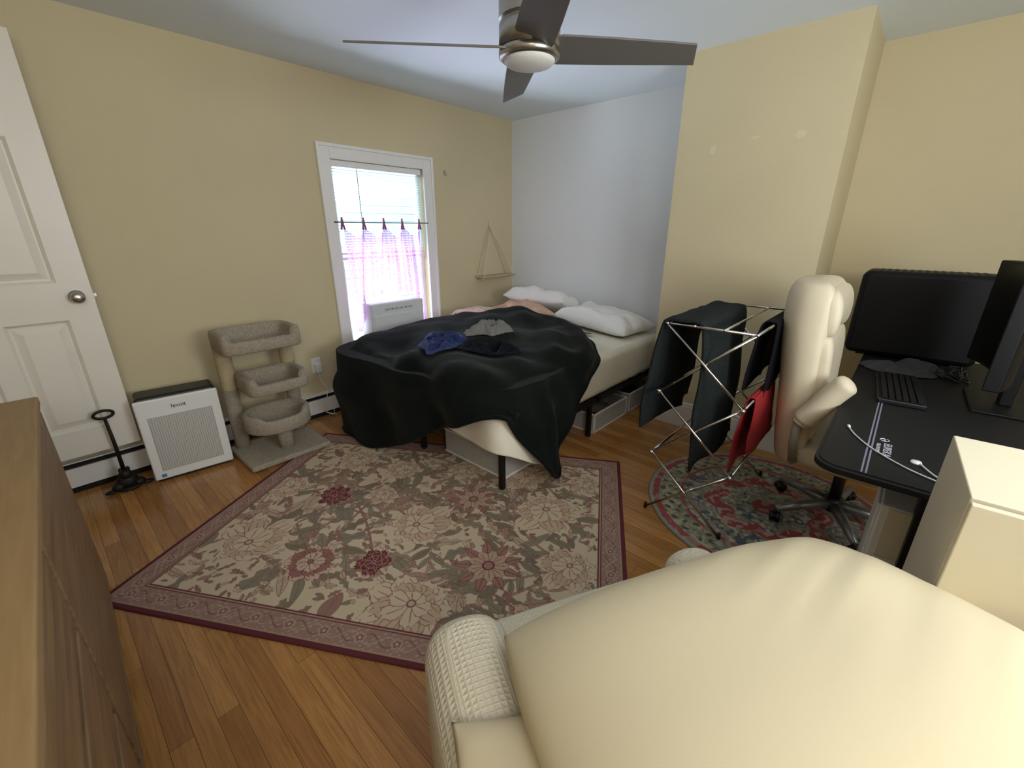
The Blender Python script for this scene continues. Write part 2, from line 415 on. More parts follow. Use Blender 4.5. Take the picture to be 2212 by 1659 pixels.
for j in range(nzv+1):
    v = j/nzv
    for i in range(nx+1):
        x = -.367+.724*i/nx
        d = min(abs(x-t) for t in tabs)/.09
        top = -.035-.075*min(1, d)**1.1
        wx = x+2.13
        k_ = min(1, max(0, (wx-1.84)/.06)); k2 = min(1, max(0, (2.40-wx)/.08)); k_ = min(k_, k2)
        mid = math.exp(-((wx-2.12)/.12)**2)*.05
        bot = -.86*(1-k_)+(-.60+mid)*k_
        zz = top+(bot-top)*v
        tn = min(tabs, key=lambda t: abs(x-t)); conv = (1-min(1, v*1.6))*.5
        xx = x+(tn-x)*conv*.5-.035*v*math.sin(math.pi*(x+.367)/.724*2)
        y = .024*math.cos(x/.18*2*math.pi)*(1-.3*v)+.014*math.sin(x*110+v*2)*(.35+.65*v)+.007*math.sin(x*210+v*3) - .030
        vs.append((xx, y, zz))
for j in range(nzv):
    for i in range(nx):
        a = j*(nx+1)+i; fs.append((a, a+1, a+nx+2, a+nx+1))
mkobj('curtain_panel', vs, fs, mc, cu, smooth=True)
M_tab = mat('tab_mauve', (150, 92, 118), .9)
for t in tabs:
    MB().tube([(t-.014, -.006, -.055), (t-.008, -.010, -.01), (t, 0, .030), (t+.009, .006, -.01), (t+.014, -.004, -.055)], .008, 8).done('curtain_tab', M_tab, cu)

# window AC
ac = empty('air_conditioner', (2.10, 3.285, .501), 'white window air conditioner resting on the window sill', 'air conditioner')
box('housing', -.26, .26, -.09, .098, 0, .37, M_acp, ac, .018, 5)
box('front_panel', -.245, .245, -.098, -.085, .03, .27, M_acp, ac, .006)
mb = MB()
for i in range(7): mb.box(-.23, .23, -.101, -.097, .045+i*.012, .049+i*.012)
mb.done('air_louvers', M_gray_l, ac)
box('control_strip', -.14, .14, -.094, -.089, .305, .325, M_ctrl, ac, .002)
f = MB().box(0, .012, -.096, -.093, .312, .318).done('button', M_dgrayc, ac); f.location = (-.12, 0, 0)
for i in range(1, 6): dup(f, ac, (-.12+i*.045, 0, 0))

# baseboard heater
ht = empty('baseboard_heater', (1.3, YW, 0), 'long white baseboard heater with dark top slot along the wall', 'heater')
mb = MB().box(-2.38, 2.42, -.012, 0, .01, .185).box(-2.38, 2.42, -.062, -.05, .035, .15).box(-2.38, 2.42, -.055, -.012, .178, .186)
mb.done('cover', M_white, ht, bevel=.002)
MB().box(-2.38, 2.42, -.058, -.013, .0, .034).box(-2.38, 2.42, -.048, -.012, .152, .176).done('fins', M_dark, ht)

# door (hangs over the heater)
DX1, DX0, DZ0, DZ1, DY = .232, -.53, .25, 2.29, 3.225
dr = empty('door_1', (DX0, DY, DZ0), 'white six-panel door with round metal knob standing open', 'door'); dr['kind'] = 'structure'
W = DX1-DX0; H = DZ1-DZ0
pz = [(.15, .75), (.94, 1.60), (1.71, 1.93)]
mb = MB()
mb.box(0, .09, 0, .035, 0, H).box(.325, .405, 0, .035, 0, H).box(.64, W, 0, .035, 0, H)
zs = [0]+[q for p in pz for q in p]+[H]
for k in range(0, len(zs), 2):
    mb.box(.09, .325, 0, .035, zs[k], zs[k+1]); mb.box(.405, .64, 0, .035, zs[k], zs[k+1])
for (a, c) in [(.09, .325), (.405, .64)]:
    for (z0, z1) in pz:
        mb.box(a, c, .022, .030, z0, z1)
        e = .032; g = .022
        o4 = [(a, 0, z0), (c, 0, z0), (c, 0, z1), (a, 0, z1)]; i4 = [(a+.012, .014, z0+.012), (c-.012, .014, z0+.012), (c-.012, .014, z1-.012), (a+.012, .014, z1-.012)]; j4 = [(a+.012, .022, z0+.012), (c-.012, .022, z0+.012), (c-.012, .022, z1-.012), (a+.012, .022, z1-.012)]
        mb.add(o4+i4+j4, [(0, 1, 5, 4), (1, 2, 6, 5), (2, 3, 7, 6), (3, 0, 4, 7), (4, 5, 9, 8), (5, 6, 10, 9), (6, 7, 11, 10), (7, 4, 8, 11)])
        mb.add([(a+g, .0218, z0+g), (c-g, .0218, z0+g), (c-g, .0218, z1-g), (a+g, .0218, z1-g), (a+g+e, .004, z0+g+e), (c-g-e, .004, z0+g+e), (c-g-e, .004, z1-g-e), (a+g+e, .004, z1-g-e)],
               [(0, 1, 5, 4), (1, 2, 6, 5), (2, 3, 7, 6), (3, 0, 4, 7), (4, 5, 6, 7)])
mb.done('door_panel', M_door, dr)
Mk = Matrix.Translation((W-.065, 0, .866)) @ Matrix.Rotation(rad(90), 4, 'X')
MB().lathe((0, 0), [(0, -.001), (.033, 0), (.033, .006), (.014, .012), (.012, .03), (.02, .036), (.029, .048), (.03, .058), (.024, .068), (.012, .073), (0, .074)], 32, M=Mk).done('doorknob', M_nickel, dr)
box('latch_plate', W, W+.003, .006, .028, .83, .90, M_nickel, dr, .001)
box('latch_bolt', W, W+.014, .011, .023, .858, .876, M_nickel, dr, .001)

# ------------------------------------------------------------------ ceiling fan
fan = empty('ceiling_fan', (1.525, 1.283, ZC), 'four-blade ceiling fan in brushed nickel with frosted light', 'ceiling fan')
zb = 2.09-ZC
MB().lathe((0, 0), [(0, 0), (.085, 0), (.085, -.03), (.06, -.07), (0, -.072)]).done('canopy', M_nickel, fan)
MB().cyl((0, 0), .05, -.10, -.05).done('downrod', M_nickel, fan)
MB().lathe((0, 0), [(0, -.080), (.095, -.082), (.112, -.095), (.117, -.115), (.117, -.30)]).done('motor_cap', M_nickel, fan)
MB().lathe((0, 0), [(.1175, -.225), (.1185, -.226), (.1185, -.232), (.1175, -.233)]).done('dark_band', M_dark, fan)
MB().lathe((0, 0), [(.117, -.30), (.106, -.306), (.106, -.314), (.117, -.318), (.117, zb+.012), (.09, zb+.008), (.06, zb+.006)]).done('motor_housing', M_nickel, fan)
MB().lathe((0, 0), [(.06, zb+.010), (.108, zb+.008), (.118, zb+.002), (.118, zb-.018), (.108, zb-.026), (.098, zb-.028)]).done('light_ring', M_nickel, fan)
MB().lathe((0, 0), [(.100, zb-.024), (.098, zb-.032), (.088, zb-.042), (.06, zb-.051), (.03, zb-.055), (0, zb-.056)]).done('light_globe', M_globe, fan)
def blade_mesh():
    outl = [(.05, .066), (.12, .080), (.3, .076), (.5, .068), (.685, .060)]
    outb = [(.05, -.045), (.12, -.070), (.3, -.066), (.5, -.058), (.645, -.05)]
    T = .004; vs = []
    for (x, y) in outl: vs.append((x, y, T)); vs.append((x, y, -T))
    for (x, y) in outb: vs.append((x, y, T)); vs.append((x, y, -T))
    n = len(outl); fs = []
    for i in range(n-1):
        a, b_, c, d = 2*i, 2*i+2, 2*n+2*i, 2*n+2*i+2
        fs += [(a, c, d, b_), (a+1, b_+1, d+1, c+1), (a, b_, b_+1, a+1), (c, c+1, d+1, d)]
    fs += [(0, 1, 2*n+1, 2*n), (2*n-2, 4*n-2, 4*n-1, 2*n-1)]
    return vs, fs
vs, fs = blade_mesh(); first = None
for k, ang in enumerate((136, 46, -44, 226)):
    R = Matrix.Translation((0, 0, zb+.014)) @ Matrix.Rotation(rad(ang+1), 4, 'Z') @ Matrix.Rotation(rad(-18), 4, 'X')
    if first is None:
        first = mkobj('fan_blade', vs, fs, M_blade, fan); bl_ = first
        bv = first.modifiers.new('b', 'BEVEL'); bv.width = .002; bv.segments = 2
    else:
        bl_ = first.copy(); COL.objects.link(bl_); bl_.parent = fan
    bl_.matrix_local = R

# ------------------------------------------------------------------ rugs painted as vertex colours
class Cv:
    def __init__(s, w, h, px, base):
        s.px = px; s.nx = int(w/px)+1; s.ny = int(h/px)+1
        s.x = np.linspace(-w/2, w/2, s.nx); s.y = np.linspace(-h/2, h/2, s.ny)
        s.X, s.Y = np.meshgrid(s.x, s.y, indexing='ij'); s.C = np.ones((s.nx, s.ny, 3))*np.array(base, float)/255
    def win(s, cx, cy, r):
        i0, i1 = np.searchsorted(s.x, [cx-r, cx+r]); j0, j1 = np.searchsorted(s.y, [cy-r, cy+r])
        return slice(i0, i1), slice(j0, j1)
    def blend(s, sl, m, c):
        m = np.clip(m, 0, 1)[..., None]; s.C[sl] = s.C[sl]*(1-m)+m*np.array(c, float)/255
    def stroke(s, pts, w, c):
        for (x, y) in pts:
            sl = s.win(x, y, w*2+s.px)
            if s.X[sl].size == 0: continue
            d = np.hypot(s.X[sl]-x, s.Y[sl]-y); s.blend(sl, (w-d)/s.px+.5, c)
    def leaf(s, cx, cy, ln, wd, ang, fill, line, teeth=0, curl=.25, petal=False, hatch=0, lw=.0022):
        sl = s.win(cx, cy, ln*1.25+wd); X = s.X[sl]-cx; Y = s.Y[sl]-cy
        if X.size == 0: return
        u = (X*math.cos(ang)+Y*math.sin(ang))/ln; v = -X*math.sin(ang)+Y*math.cos(ang)
        v = v+curl*ln*(u*u)*.8
        uc = np.clip(u, 0, 1)
        if petal:
            u = u/(1-.10*np.abs(np.cos(v/wd*5)) ); uc = np.clip(u, 0, 1)
            hw = np.where(uc < .62, wd*(uc/.62)**.8, wd*np.sqrt(np.clip(1-((uc-.62)/.38)**2, 0, 1)))
        else: hw = wd*np.sin(np.pi*uc)**.8*(1+(.4*np.sin(uc*teeth) if teeth else 0))
        ins = (u > 0) & (u < 1)
        s.blend(sl, ((hw+lw-np.abs(v))/s.px+.5)*ins, line)
        s.blend(sl, ((hw-np.abs(v))/s.px+.5)*ins*(u < 1-lw/ln), fill)
        if hatch:
            q = np.abs(np.sin(v/np.maximum(hw, .001)*hatch))
            s.blend(sl, (q < .22)*ins*(np.abs(v) < hw)*(uc > .25)*(uc < .86)*.7, line)
        else:
            s.blend(sl, ((.0014-np.abs(v))/s.px+.5)*ins*.9, line)
            if ln > .1:
                q = np.abs(np.sin((u*ln-np.abs(v)*1.2)*160))
                s.blend(sl, (q < .18)*ins*(np.abs(v) < hw*.8)*.6, line)
    def disc(s, cx, cy, r, c):
        sl = s.win(cx, cy, r*1.2); s.blend(sl, (r-np.hypot(s.X[sl]-cx, s.Y[sl]-cy))/s.px+.5, c)
    def mesh(s, name, thick, m, loc, rot=0, mask=None, parent=None):
        z = np.full_like(s.X, thick); ed = np.zeros_like(z, bool)
        if mask is None: ed[0] = ed[-1] = True; ed[:, 0] = ed[:, -1] = True
        z[ed] = 0
        co = np.stack([s.X, s.Y, z], -1).reshape(-1, 3)
        idx = np.arange(s.nx*s.ny).reshape(s.nx, s.ny)
        q = np.stack([idx[:-1, :-1], idx[1:, :-1], idx[1:, 1:], idx[:-1, 1:]], -1).reshape(-1, 4)
        if mask is not None:
            mk = mask.reshape(-1); q = q[mk[q].all(1)]
            used = np.unique(q); mp = -np.ones(len(co), int); mp[used] = np.arange(len(used)); co = co[used]; q = mp[q]; C = s.C.reshape(-1, 3)[used]
        else: C = s.C.reshape(-1, 3)
        me = bpy.data.meshes.new(name); me.vertices.add(len(co)); me.vertices.foreach_set('co', co.reshape(-1).astype(np.float32))
        me.loops.add(q.size); me.loops.foreach_set('vertex_index', q.reshape(-1).astype(np.int32))
        me.polygons.add(len(q)); me.polygons.foreach_set('loop_start', (np.arange(len(q))*4).astype(np.int32)); me.polygons.foreach_set('loop_total', np.full(len(q), 4, np.int32))
        me.update(); me.validate()
        a = me.color_attributes.new('Col', 'FLOAT_COLOR', 'POINT')
        lin = s2l(np.clip(C, 0, 1)); a.data.foreach_set('color', np.concatenate([lin, np.ones((len(lin), 1))], 1).reshape(-1).astype(np.float32))
        me.materials.append(m); o = bpy.data.objects.new(name, me); o.location = loc; o.rotation_euler = (0, 0, rot); COL.objects.link(o)
        if parent: o.parent = parent
        return o

CREAM = (200, 182, 156); MAR = (104, 54, 58); LIN = (124, 86, 80); ROSE = (150, 114, 104); GRN = (134, 128, 108); TAU = (164, 136, 118); PALE = (184, 162, 138)
HW, HH = .80, 1.075
rc = Cv(2*HW, 2*HH, .0025, CREAM)
rnd = random.Random(5)
FL = [(-.358, .731, .185, 7, 'c'), (.078, .542, .10, 10, 'm'), (.152, .27, .095, 8, 'c'), (.2035, -.247, .13, 9, 'r'), (.192, -.662, .185, 7, 'c'), (-.07, -.02, .175, 7, 'c'),
      (-.415, .352, .135, 9, 'cm'), (-.36, .066, .085, 9, 'm'), (-.277, -.457, .145, 9, 'r'), (-.545, -.20, .19, 8, 'c'), (-.2055, -.82, .14, 7, 'c'), (.112, .845, .13, 7, 'c'), (.42, .26, .12, 8, 'c'),
      (.52, -.12, .12, 8, 'c'), (.5, .62, .14, 7, 'c'), (.5, -.5, .14, 7, 'c'), (.5, -.86, .10, 9, 'c'), (-.55, -.70, .11, 8, 'cm')]
def bez(a, b, c, n=90):
    t = np.linspace(0, 1, n)[:, None]; a, b, c = map(np.array, (a, b, c)); return (1-t)**2*a+2*(1-t)*t*b+t*t*c
occ = [(f[0], f[1], f[2]*.72) for f in FL]
stems = []
for k in range(len(FL)):
    for q in range(6):
        j = rnd.randrange(len(FL)); a = FL[k][:2]; c = FL[j][:2]
        if math.hypot(a[0]-c[0], a[1]-c[1]) > .8: continue
        mid = ((a[0]+c[0])/2+rnd.uniform(-.3, .3), (a[1]+c[1])/2+rnd.uniform(-.3, .3))
        P = bez(a, mid, c, 240); stems.append(P); rc.stroke(P, .0062, LIN); rc.stroke(P, .0036, rnd.choice([PALE, GRN, TAU, ROSE]))
for P in stems:
    for i in range(20, 225, 14):
        x, y = P[i]; t = P[i+2]-P[i-2]; ang = math.atan2(t[1], t[0])+rnd.choice([-1, 1])*rnd.uniform(.4, .9)
        ln = rnd.choice([.07, .09, .12, .16]); ex, ey = x+ln*.6*math.cos(ang), y+ln*.6*math.sin(ang)
        if abs(ex) > .68 or abs(ey) > .96 or any(math.hypot(ex-a, ey-b) < r+ln*.14 for a, b, r in occ): continue
        rc.leaf(x, y, ln, ln*rnd.uniform(.13, .19), ang, rnd.choice([GRN, (144, 136, 114), (126, 118, 98), PALE, TAU]), LIN, teeth=rnd.choice([0, 18]), curl=rnd.uniform(-.7, .7))
        occ.append((ex, ey, ln*.17))
n = 0; tries = 0
while n < 620 and tries < 18000:
    tries += 1
    x = rnd.uniform(-.68, .68); y = rnd.uniform(-.955, .955)
    ln = rnd.choice([.12, .15]) if n < 40 else rnd.choice([.03, .04, .055])
    if any(math.hypot(x-a, y-b) < r+ln*.15 for a, b, r in occ):
        if tries > 5000 and n < 40: n = 40
        continue
    ang = rnd.uniform(0, 6.28)
    x0 = x-ln/2*math.cos(ang); y0 = y-ln/2*math.sin(ang)
    rc.leaf(x0, y0, ln, ln*rnd.uniform(.14, .26), ang, rnd.choice([PALE, TAU, GRN, CREAM, ROSE]), LIN, teeth=rnd.choice([0, 12, 20]), curl=rnd.uniform(-.5, .5), lw=.0020)
    occ.append((x, y, ln*.17)); n += 1
for (x, y, r, k, t) in FL:
    f, l, f2 = {'c': ((202, 182, 156), (130, 90, 82), (190, 164, 140)), 'm': ((110, 54, 58), (180, 150, 132), (98, 46, 50)), 'r': ((156, 120, 108), MAR, (182, 154, 134)), 'cm': ((192, 168, 146), (114, 66, 66), (148, 106, 98))}[t]
    ph = x*9
    if t == 'r':
        for q in range(k): rc.leaf(x, y, r*1.1, r*.17, q*6.283/k+ph, f, l, curl=0, hatch=0)
        for q in range(k): rc.leaf(x, y, r*.7, r*.17, (q+.5)*6.283/k+ph, f2, l, curl=0, petal=True, hatch=3)
        rc.disc(x, y, r*.2, l); rc.disc(x, y, r*.15, f)
    else:
        asym = .5 if t == 'c' else 0
        for layer, (rr_, wd) in enumerate([(1.0, .34), (.78, .30), (.52, .24)]):
            for q in range(k-layer):
                an = (q+.5*layer)*6.283/(k-layer)+ph+rnd.uniform(-.15, .15)
                R = r*rr_*(1+asym*math.cos(an-ph*2)*.6)*rnd.uniform(.9, 1.08)
                rc.leaf(x, y, R, r*wd*(7/k if k > 7 else 1), an, f if layer != 1 else f2, l, curl=rnd.uniform(-.25, .25), petal=True, hatch=5 if layer < 2 else 3, lw=.003)
        rc.disc(x, y, r*.11, l); rc.disc(x, y, r*.07, f2)
dx = HW-np.abs(rc.X); dy = HH-np.abs(rc.Y); D = np.minimum(dx, dy); sall = (slice(None), slice(None))
Sx = np.where(dx < dy, rc.Y, rc.X)
rc.blend(sall, (.133-D)/.003, MAR); rc.blend(sall, (.126-D)/.003, (184, 160, 138)); rc.blend(sall, (.121-D)/.003, MAR)
rc.blend(sall, (.116-D)/.003, (152, 122, 110))
for (fr, am, c_, w_) in [(42, .022, (120, 78, 74), .0032), (-42, .022, (182, 160, 140), .003)]:
    wv = np.sin(Sx*fr)*am+.072
    rc.blend(sall, ((w_-np.abs(D-wv))/.0025).clip(0, 1)*(D < .112)*(D > .030), c_)
per = math.pi/21
sx_ = (Sx/per) % 1.0
ax_ = (sx_-.5)*per; ay_ = D-.072; rr0 = np.hypot(ax_, ay_*1.0); ff = np.arctan2(ay_, ax_)
pm = rr0 < .026*(.72+.28*np.abs(np.cos(ff*2.5)))
rc.blend(sall, pm*(D < .114)*.7, (178, 152, 134)); rc.blend(sall, ((rr0 < .016*(.7+.3*np.abs(np.cos(ff*2.5)))))*.8, (128, 84, 80)); rc.blend(sall, (rr0 < .006)*1., (184, 160, 140))
blob = (np.sin(Sx*170+1)*np.cos(D*210)+.6*np.sin(Sx*230+D*260) > .8).astype(float)*(~pm)
rc.blend(sall, blob*(D < .112)*(D > .030)*.7, (182, 158, 140))
rc.blend(sall, (.028-D)/.003, (176, 148, 130)); rc.blend(sall, (.023-D)/.003, (98, 50, 54))
RC = (1.118-.025*.8572, 1.674-.025*.515)
rg = rc.mesh('area_rug', .008, attr_mat('rug_weave'), (RC[0], RC[1], .0005), rad(30.6))
tag(rg, 'cream and maroon floral area rug with border on the wood floor', 'rug')

cr = Cv(1.24, 1.24, .004, (142, 136, 124)); ro = np.hypot(cr.X, cr.Y); fi = np.arctan2(cr.Y, cr.X)
def vnoise(X, Y, sc_, seed):
    r_ = np.random.RandomState(seed).rand(200, 200); x = (X*sc_+100); y = (Y*sc_+100); i = np.floor(x).astype(int); j = np.floor(y).astype(int); fx = x-i; fy = y-j
    g = lambda a, b: r_[a % 200, b % 200]
    return g(i, j)*(1-fx)*(1-fy)+g(i+1, j)*fx*(1-fy)+g(i, j+1)*(1-fx)*fy+g(i+1, j+1)*fx*fy
n1 = vnoise(cr.X, cr.Y, 45, 1); n2 = vnoise(cr.X, cr.Y, 70, 2); n3 = vnoise(cr.X, cr.Y, 30, 4)
cr.blend(sall, (n1 > .6)*.8, (80, 90, 100)); cr.blend(sall, (n2 > .68)*.9, (186, 182, 166))
ringR = .25+.025*np.cos(fi*8)
cr.blend(sall, ((.045-np.abs(ro-ringR))/.006).clip(0, 1)*.85, (156, 70, 72)); cr.blend(sall, (n1 > .62)*(np.abs(ro-ringR) < .05)*.8, (190, 170, 156))
cr.blend(sall, ((.07-ro)/.004).clip(0, 1)*.8, (140, 60, 66))
band = np.abs(ro-.50) < .055
cr.blend(sall, band*.75, (146, 142, 116)); cr.blend(sall, band*(np.sin(fi*36)*np.cos((ro-.5)*90) > .3)*.9, (78, 86, 92)); cr.blend(sall, band*(n2 > .6)*.8, (182, 174, 140))
cr.blend(sall, (np.abs(ro-.575) < .016)*.9, (160, 74, 74)); cr.blend(sall, (np.abs(ro-.435) < .01)*.9, (160, 80, 82)); cr.blend(sall, (ro > .596)*1., (150, 146, 132))
cr.blend(sall, (n3 > .70)*.5, (172, 168, 156))
o = cr.mesh('round_rug', .007, attr_mat('round_rug_weave'), (2.42, .30, .0005), .4, mask=(ro < .615))
MB().lathe((0, 0), [(.609, .0074), (.618, .005), (.616, 0)], 96).done('rug_edge', mat('rug_edge_gray', (130, 124, 110), .95), o)
tag(o, 'round multicolor medallion rug with red rings under the desk chair', 'rug')
RZ = .009

# ------------------------------------------------------------------ bed
bx0, bx1, by0, by1 = 1.57, 3.62, 1.49, 3.01
bed = empty('bed', (bx0, by0, 0), 'black metal platform bed', 'bed')
L_, Wd = bx1-bx0, by1-by0; FZ = .29
mb = MB()
for (a, c, d, e) in [(0, L_, 0, .03), (0, L_, Wd-.03, Wd), (0, .03, 0, Wd), (L_-.03, L_, 0, Wd), (0, L_, Wd/2-.015, Wd/2+.015), (L_/2-.015, L_/2+.015, 0, Wd)]:
    mb.box(a, c, d, e, FZ-.035, FZ)
for i in range(12): mb.box(.1+i*.165, .125+i*.165, .0, Wd, FZ-.015, FZ-.002)
mb.done('platform', M_blackm, bed, bevel=.002)
f = None
for (a, c) in [(0, 0), (0, Wd/2-.015), (0, Wd-.03), (L_/2-.1, 0), (L_/2-.1, Wd/2), (L_/2-.1, Wd-.03), (L_-.03, 0), (L_-.03, Wd/2), (L_-.03, Wd-.03)]:
    if f is None:
        f = MB().box(0, .03, 0, .03, RZ+.012, FZ-.03).cyl((.015, .015), .02, RZ, RZ+.014, 16, 1).done('leg', [M_blackm, M_black], bed, bevel=.001); f.location = (a, c, 0)
    else: dup(f, bed, (a, c, 0))
mt = empty('mattress', (bx0, by0, FZ), 'thick mattress in a cream fitted sheet on the bed frame', 'mattress')
box('mattress_body', -.01, L_+.02, 0, Wd, .0, .31, M_sheet, mt, .06, 6)

vs = []; fs = []
keys = [[(1.60, 2.0, .605), (1.545, 2.0, .55), (1.535, 2.0, .42), (1.53, 1.98, .31)],
        [(1.60, 1.75, .605), (1.54, 1.75, .55), (1.525, 1.74, .40), (1.52, 1.72, .28)],
        [(1.62, 1.55, .605), (1.54, 1.53, .55), (1.515, 1.50, .40), (1.51, 1.48, .28)],
        [(1.68, 1.52, .605), (1.62, 1.46, .54), (1.60, 1.43, .36), (1.62, 1.40, .23)],
        [(1.80, 1.54, .605), (1.78, 1.465, .53), (1.79, 1.43, .33), (1.83, 1.40, .12)],
        [(2.0, 1.54, .605), (2.0, 1.468, .54), (1.98, 1.45, .40), (1.95, 1.44, .30)]]
rows = [catmull(k, 8) for k in keys]; A = np.array([catmull(np.array([r[i] for r in rows]), 10) for i in range(len(rows[0]))])
for i in range(A.shape[0]):
    for j in range(A.shape[1]):
        p = A[i, j]; g = i/A.shape[0]; vs.append((p[0]-.006*g*math.sin(j*.45), p[1]-.007*g*math.sin(j*.4), p[2]))
        if i < A.shape[0]-1 and j < A.shape[1]-1: a = i*A.shape[1]+j; fs.append((a, a+1, a+A.shape[1]+1, a+A.shape[1]))
o = mkobj('top_sheet', vs, fs, M_sheet, smooth=True); o.modifiers.new('s', 'SOLIDIFY').thickness = .004
tag(o, 'cream bed sheet hanging loose over the mattress corner', 'sheet')

# comforter (polar net)
C0 = (2.12, 2.2, .735)
K = [
 ((2.72, 2.2, .735), (2.86, 2.2, .69), (2.92, 2.2, .64)),
 ((2.60, 1.82, .735), (2.72, 1.70, .68), (2.76, 1.66, .62)),
 ((2.34, 1.58, .71), (2.42, 1.43, .645), (2.42, 1.41, .56)),
 ((2.14, 1.52, .70), (2.16, 1.39, .58), (2.16, 1.375, .44)),
 ((1.93, 1.52, .69), (1.93, 1.36, .48), (1.95, 1.34, .20)),
 ((1.80, 1.53, .69), (1.78, 1.35, .42), (1.84, 1.31, .05)),
 ((1.66, 1.56, .68), (1.53, 1.40, .58), (1.52, 1.38, .50)),
 ((1.58, 1.76, .69), (1.44, 1.72, .57), (1.46, 1.70, .42)),
 ((1.52, 2.02, .69), (1.38, 2.0, .50), (1.43, 1.98, .28)),
 ((1.48, 2.35, .69), (1.31, 2.36, .42), (1.38, 2.36, .07)),
 ((1.46, 2.68, .68), (1.26, 2.74, .40), (1.34, 2.70, .03)),
 ((1.58, 2.92, .68), (1.37, 3.06, .42), (1.44, 3.08, .06)),
 ((1.95, 2.97, .69), (1.95, 3.10, .55), (1.95, 3.12, .35)),
 ((2.32, 2.80, .725), (2.40, 2.92, .67), (2.43, 2.97, .60)),
 ((2.55, 2.50, .74), (2.70, 2.62, .69), (2.76, 2.66, .63))]
sh = np.array([k[0] for k in K]); sd = np.array([k[1] for k in K]); hm = np.array([k[2] for k in K]); c0 = np.array(C0)
def lerp(a, b, t): return a*(1-t)+b*t
ctrl = [np.repeat(c0[None], len(K), 0)+(sh-c0)*.02, lerp(c0, sh, .35)+[0, 0, .005], lerp(c0, sh, .72)+[0, 0, .015], sh+[0, 0, .012], lerp(sh, sd, .55)+np.array([0, 0, .045]), sd, lerp(sd, hm, .55), hm]
NA = 26
ringsA = [catmull(c, NA, True) for c in ctrl]; G = np.array([catmull(np.array([r[j] for r in ringsA]), 12) for j in range(len(ringsA[0]))])
na, nr = G.shape[:2]
gu = np.roll(G, -1, 0)-np.roll(G, 1, 0); gv = np.gradient(G, axis=1); NRM = np.cross(gv, gu); NRM /= (np.linalg.norm(NRM, axis=2, keepdims=True)+1e-9)
if NRM[:, 20, 2].mean() < 0: NRM = -NRM
vs = []
def sm(t): t = max(0, min(1, t)); return t*t*(3-2*t)
for i in range(na):
    th = 2*math.pi*i/na
    for j in range(nr):
        p = G[i, j].copy(); s = j/(nr-1); x, y, z = p
        wx_ = x+.18*nz(x*1.4, y*1.4, 4); wy_ = y+.18*nz(x*1.4, y*1.4, 9)
        d = .06*(nz(x*1.8+3, y*1.8, z*1.8))
        a1 = wx_*.8+wy_*.6; a2 = -wx_*.6+wy_*.8
        top = sm((z-.48)*6)
        d += (.055*nz(a1*2.2+5, a2*4.6, 1.5)+.030*nz(a1*4.8+1, a2*2.4+7, 6.5)+.010*nz(x*8, y*8, z*6))*(.35+.65*top)
        hang = 1-top
        d += hang*(.024*math.sin(th*9+3*nz(x, y, z)+1)+.010*math.sin(th*15+4*nz(x*1.3, y*1.3, z*.6)))*min(1, max(0, s-.5)*4)
        if s < .06: d *= s/.06
        lim = 1 if z > .6 or s > .4 else .5
        p = p+NRM[i, j]*(d*lim)
        if p[2] < .03: p[2] = .03
        if s < .62 and p[2] < .64: p[2] = .64
        vs.append(p)
fs = []
for i in range(na):
    for j in range(nr-1):
        a = i*nr+j; b_ = ((i+1) % na)*nr+j; fs.append((a, a+1, b_+1, b_))
fs.append(tuple(i*nr for i in range(na)))
cf = mkobj('comforter', vs, fs, M_velvet, smooth=True)
tag(cf, 'bunched dark green velvet comforter draped over the foot of the bed', 'comforter')
s_ = cf.modifiers.new('s', 'SOLIDIFY'); s_.offset = 1; s_.thickness = .02
bvh = BVHTree.FromPolygons([tuple(map(float, v)) for v in vs], fs)
def ground(x, y):
    h = bvh.ray_cast(Vector((x, y, 2)), Vector((0, 0, -1)))
    return (h[0].z+.018) if h[0] is not None else .62
hp = [vs[i*nr+nr-1] for i in range(0, na, 2)]
MB().tube(hp, .012, 8, closed=True).done('hem_piping', M_velvet, cf)

c_ = crumple('blue_shirt', (1.74, 2.20), .24, .15, .060, M_blue, 3, .9, ground); tag(c_, 'crumpled blue shirt lying on the dark comforter', 'shirt')
c_ = crumple('gray_shirt', (2.08, 2.11), .17, .11, .08, M_grayc, 8, -.6, ground); tag(c_, 'crumpled gray shirt lying on the dark comforter', 'shirt')
c_ = crumple('navy_shorts', (1.85, 1.86), .22, .12, .065, M_navy, 13, -.9, ground); tag(c_, 'crumpled navy shorts lying on the dark comforter', 'shorts')
c_ = crumple('speckled_blanket', (2.90, 2.42), .13, .50, .10, M_speck, 5, .30, lambda x, y: .62); tag(c_, 'speckled gray blanket edge folded beside the comforter', 'blanket')

p = pillow('bed_pillow', .80, .50, .23, M_pw, (3.38, 1.95, .672), (0, rad(-4), rad(84)), 1, wr=.4, big=.2); tag(p, 'white pillow lying at the head of the bed', 'pillow', 'bed pillows')
p = pillow('bed_pillow', .74, .46, .25, M_pw, (3.46, 2.68, .74), (rad(20), 0, rad(92)), 4, wr=.4, big=.2); tag(p, 'white pillow at the head of the bed near the window wall', 'pillow', 'bed pillows')
p = pillow('peach_pillow', .66, .36, .16, M_peach, (3.08, 2.64, .72), (rad(2), rad(2), rad(66)), 7, wr=.5, big=.25); tag(p, 'peach colored pillow on the rumpled bed', 'pillow')
p = pillow('patterned_pillow', .50, .34, .12, M_pink, (2.70, 2.86, .71), (0, rad(2), rad(20)), 9, wr=.5, big=.2); tag(p, 'pink patterned small pillow at the edge of the bed', 'pillow')

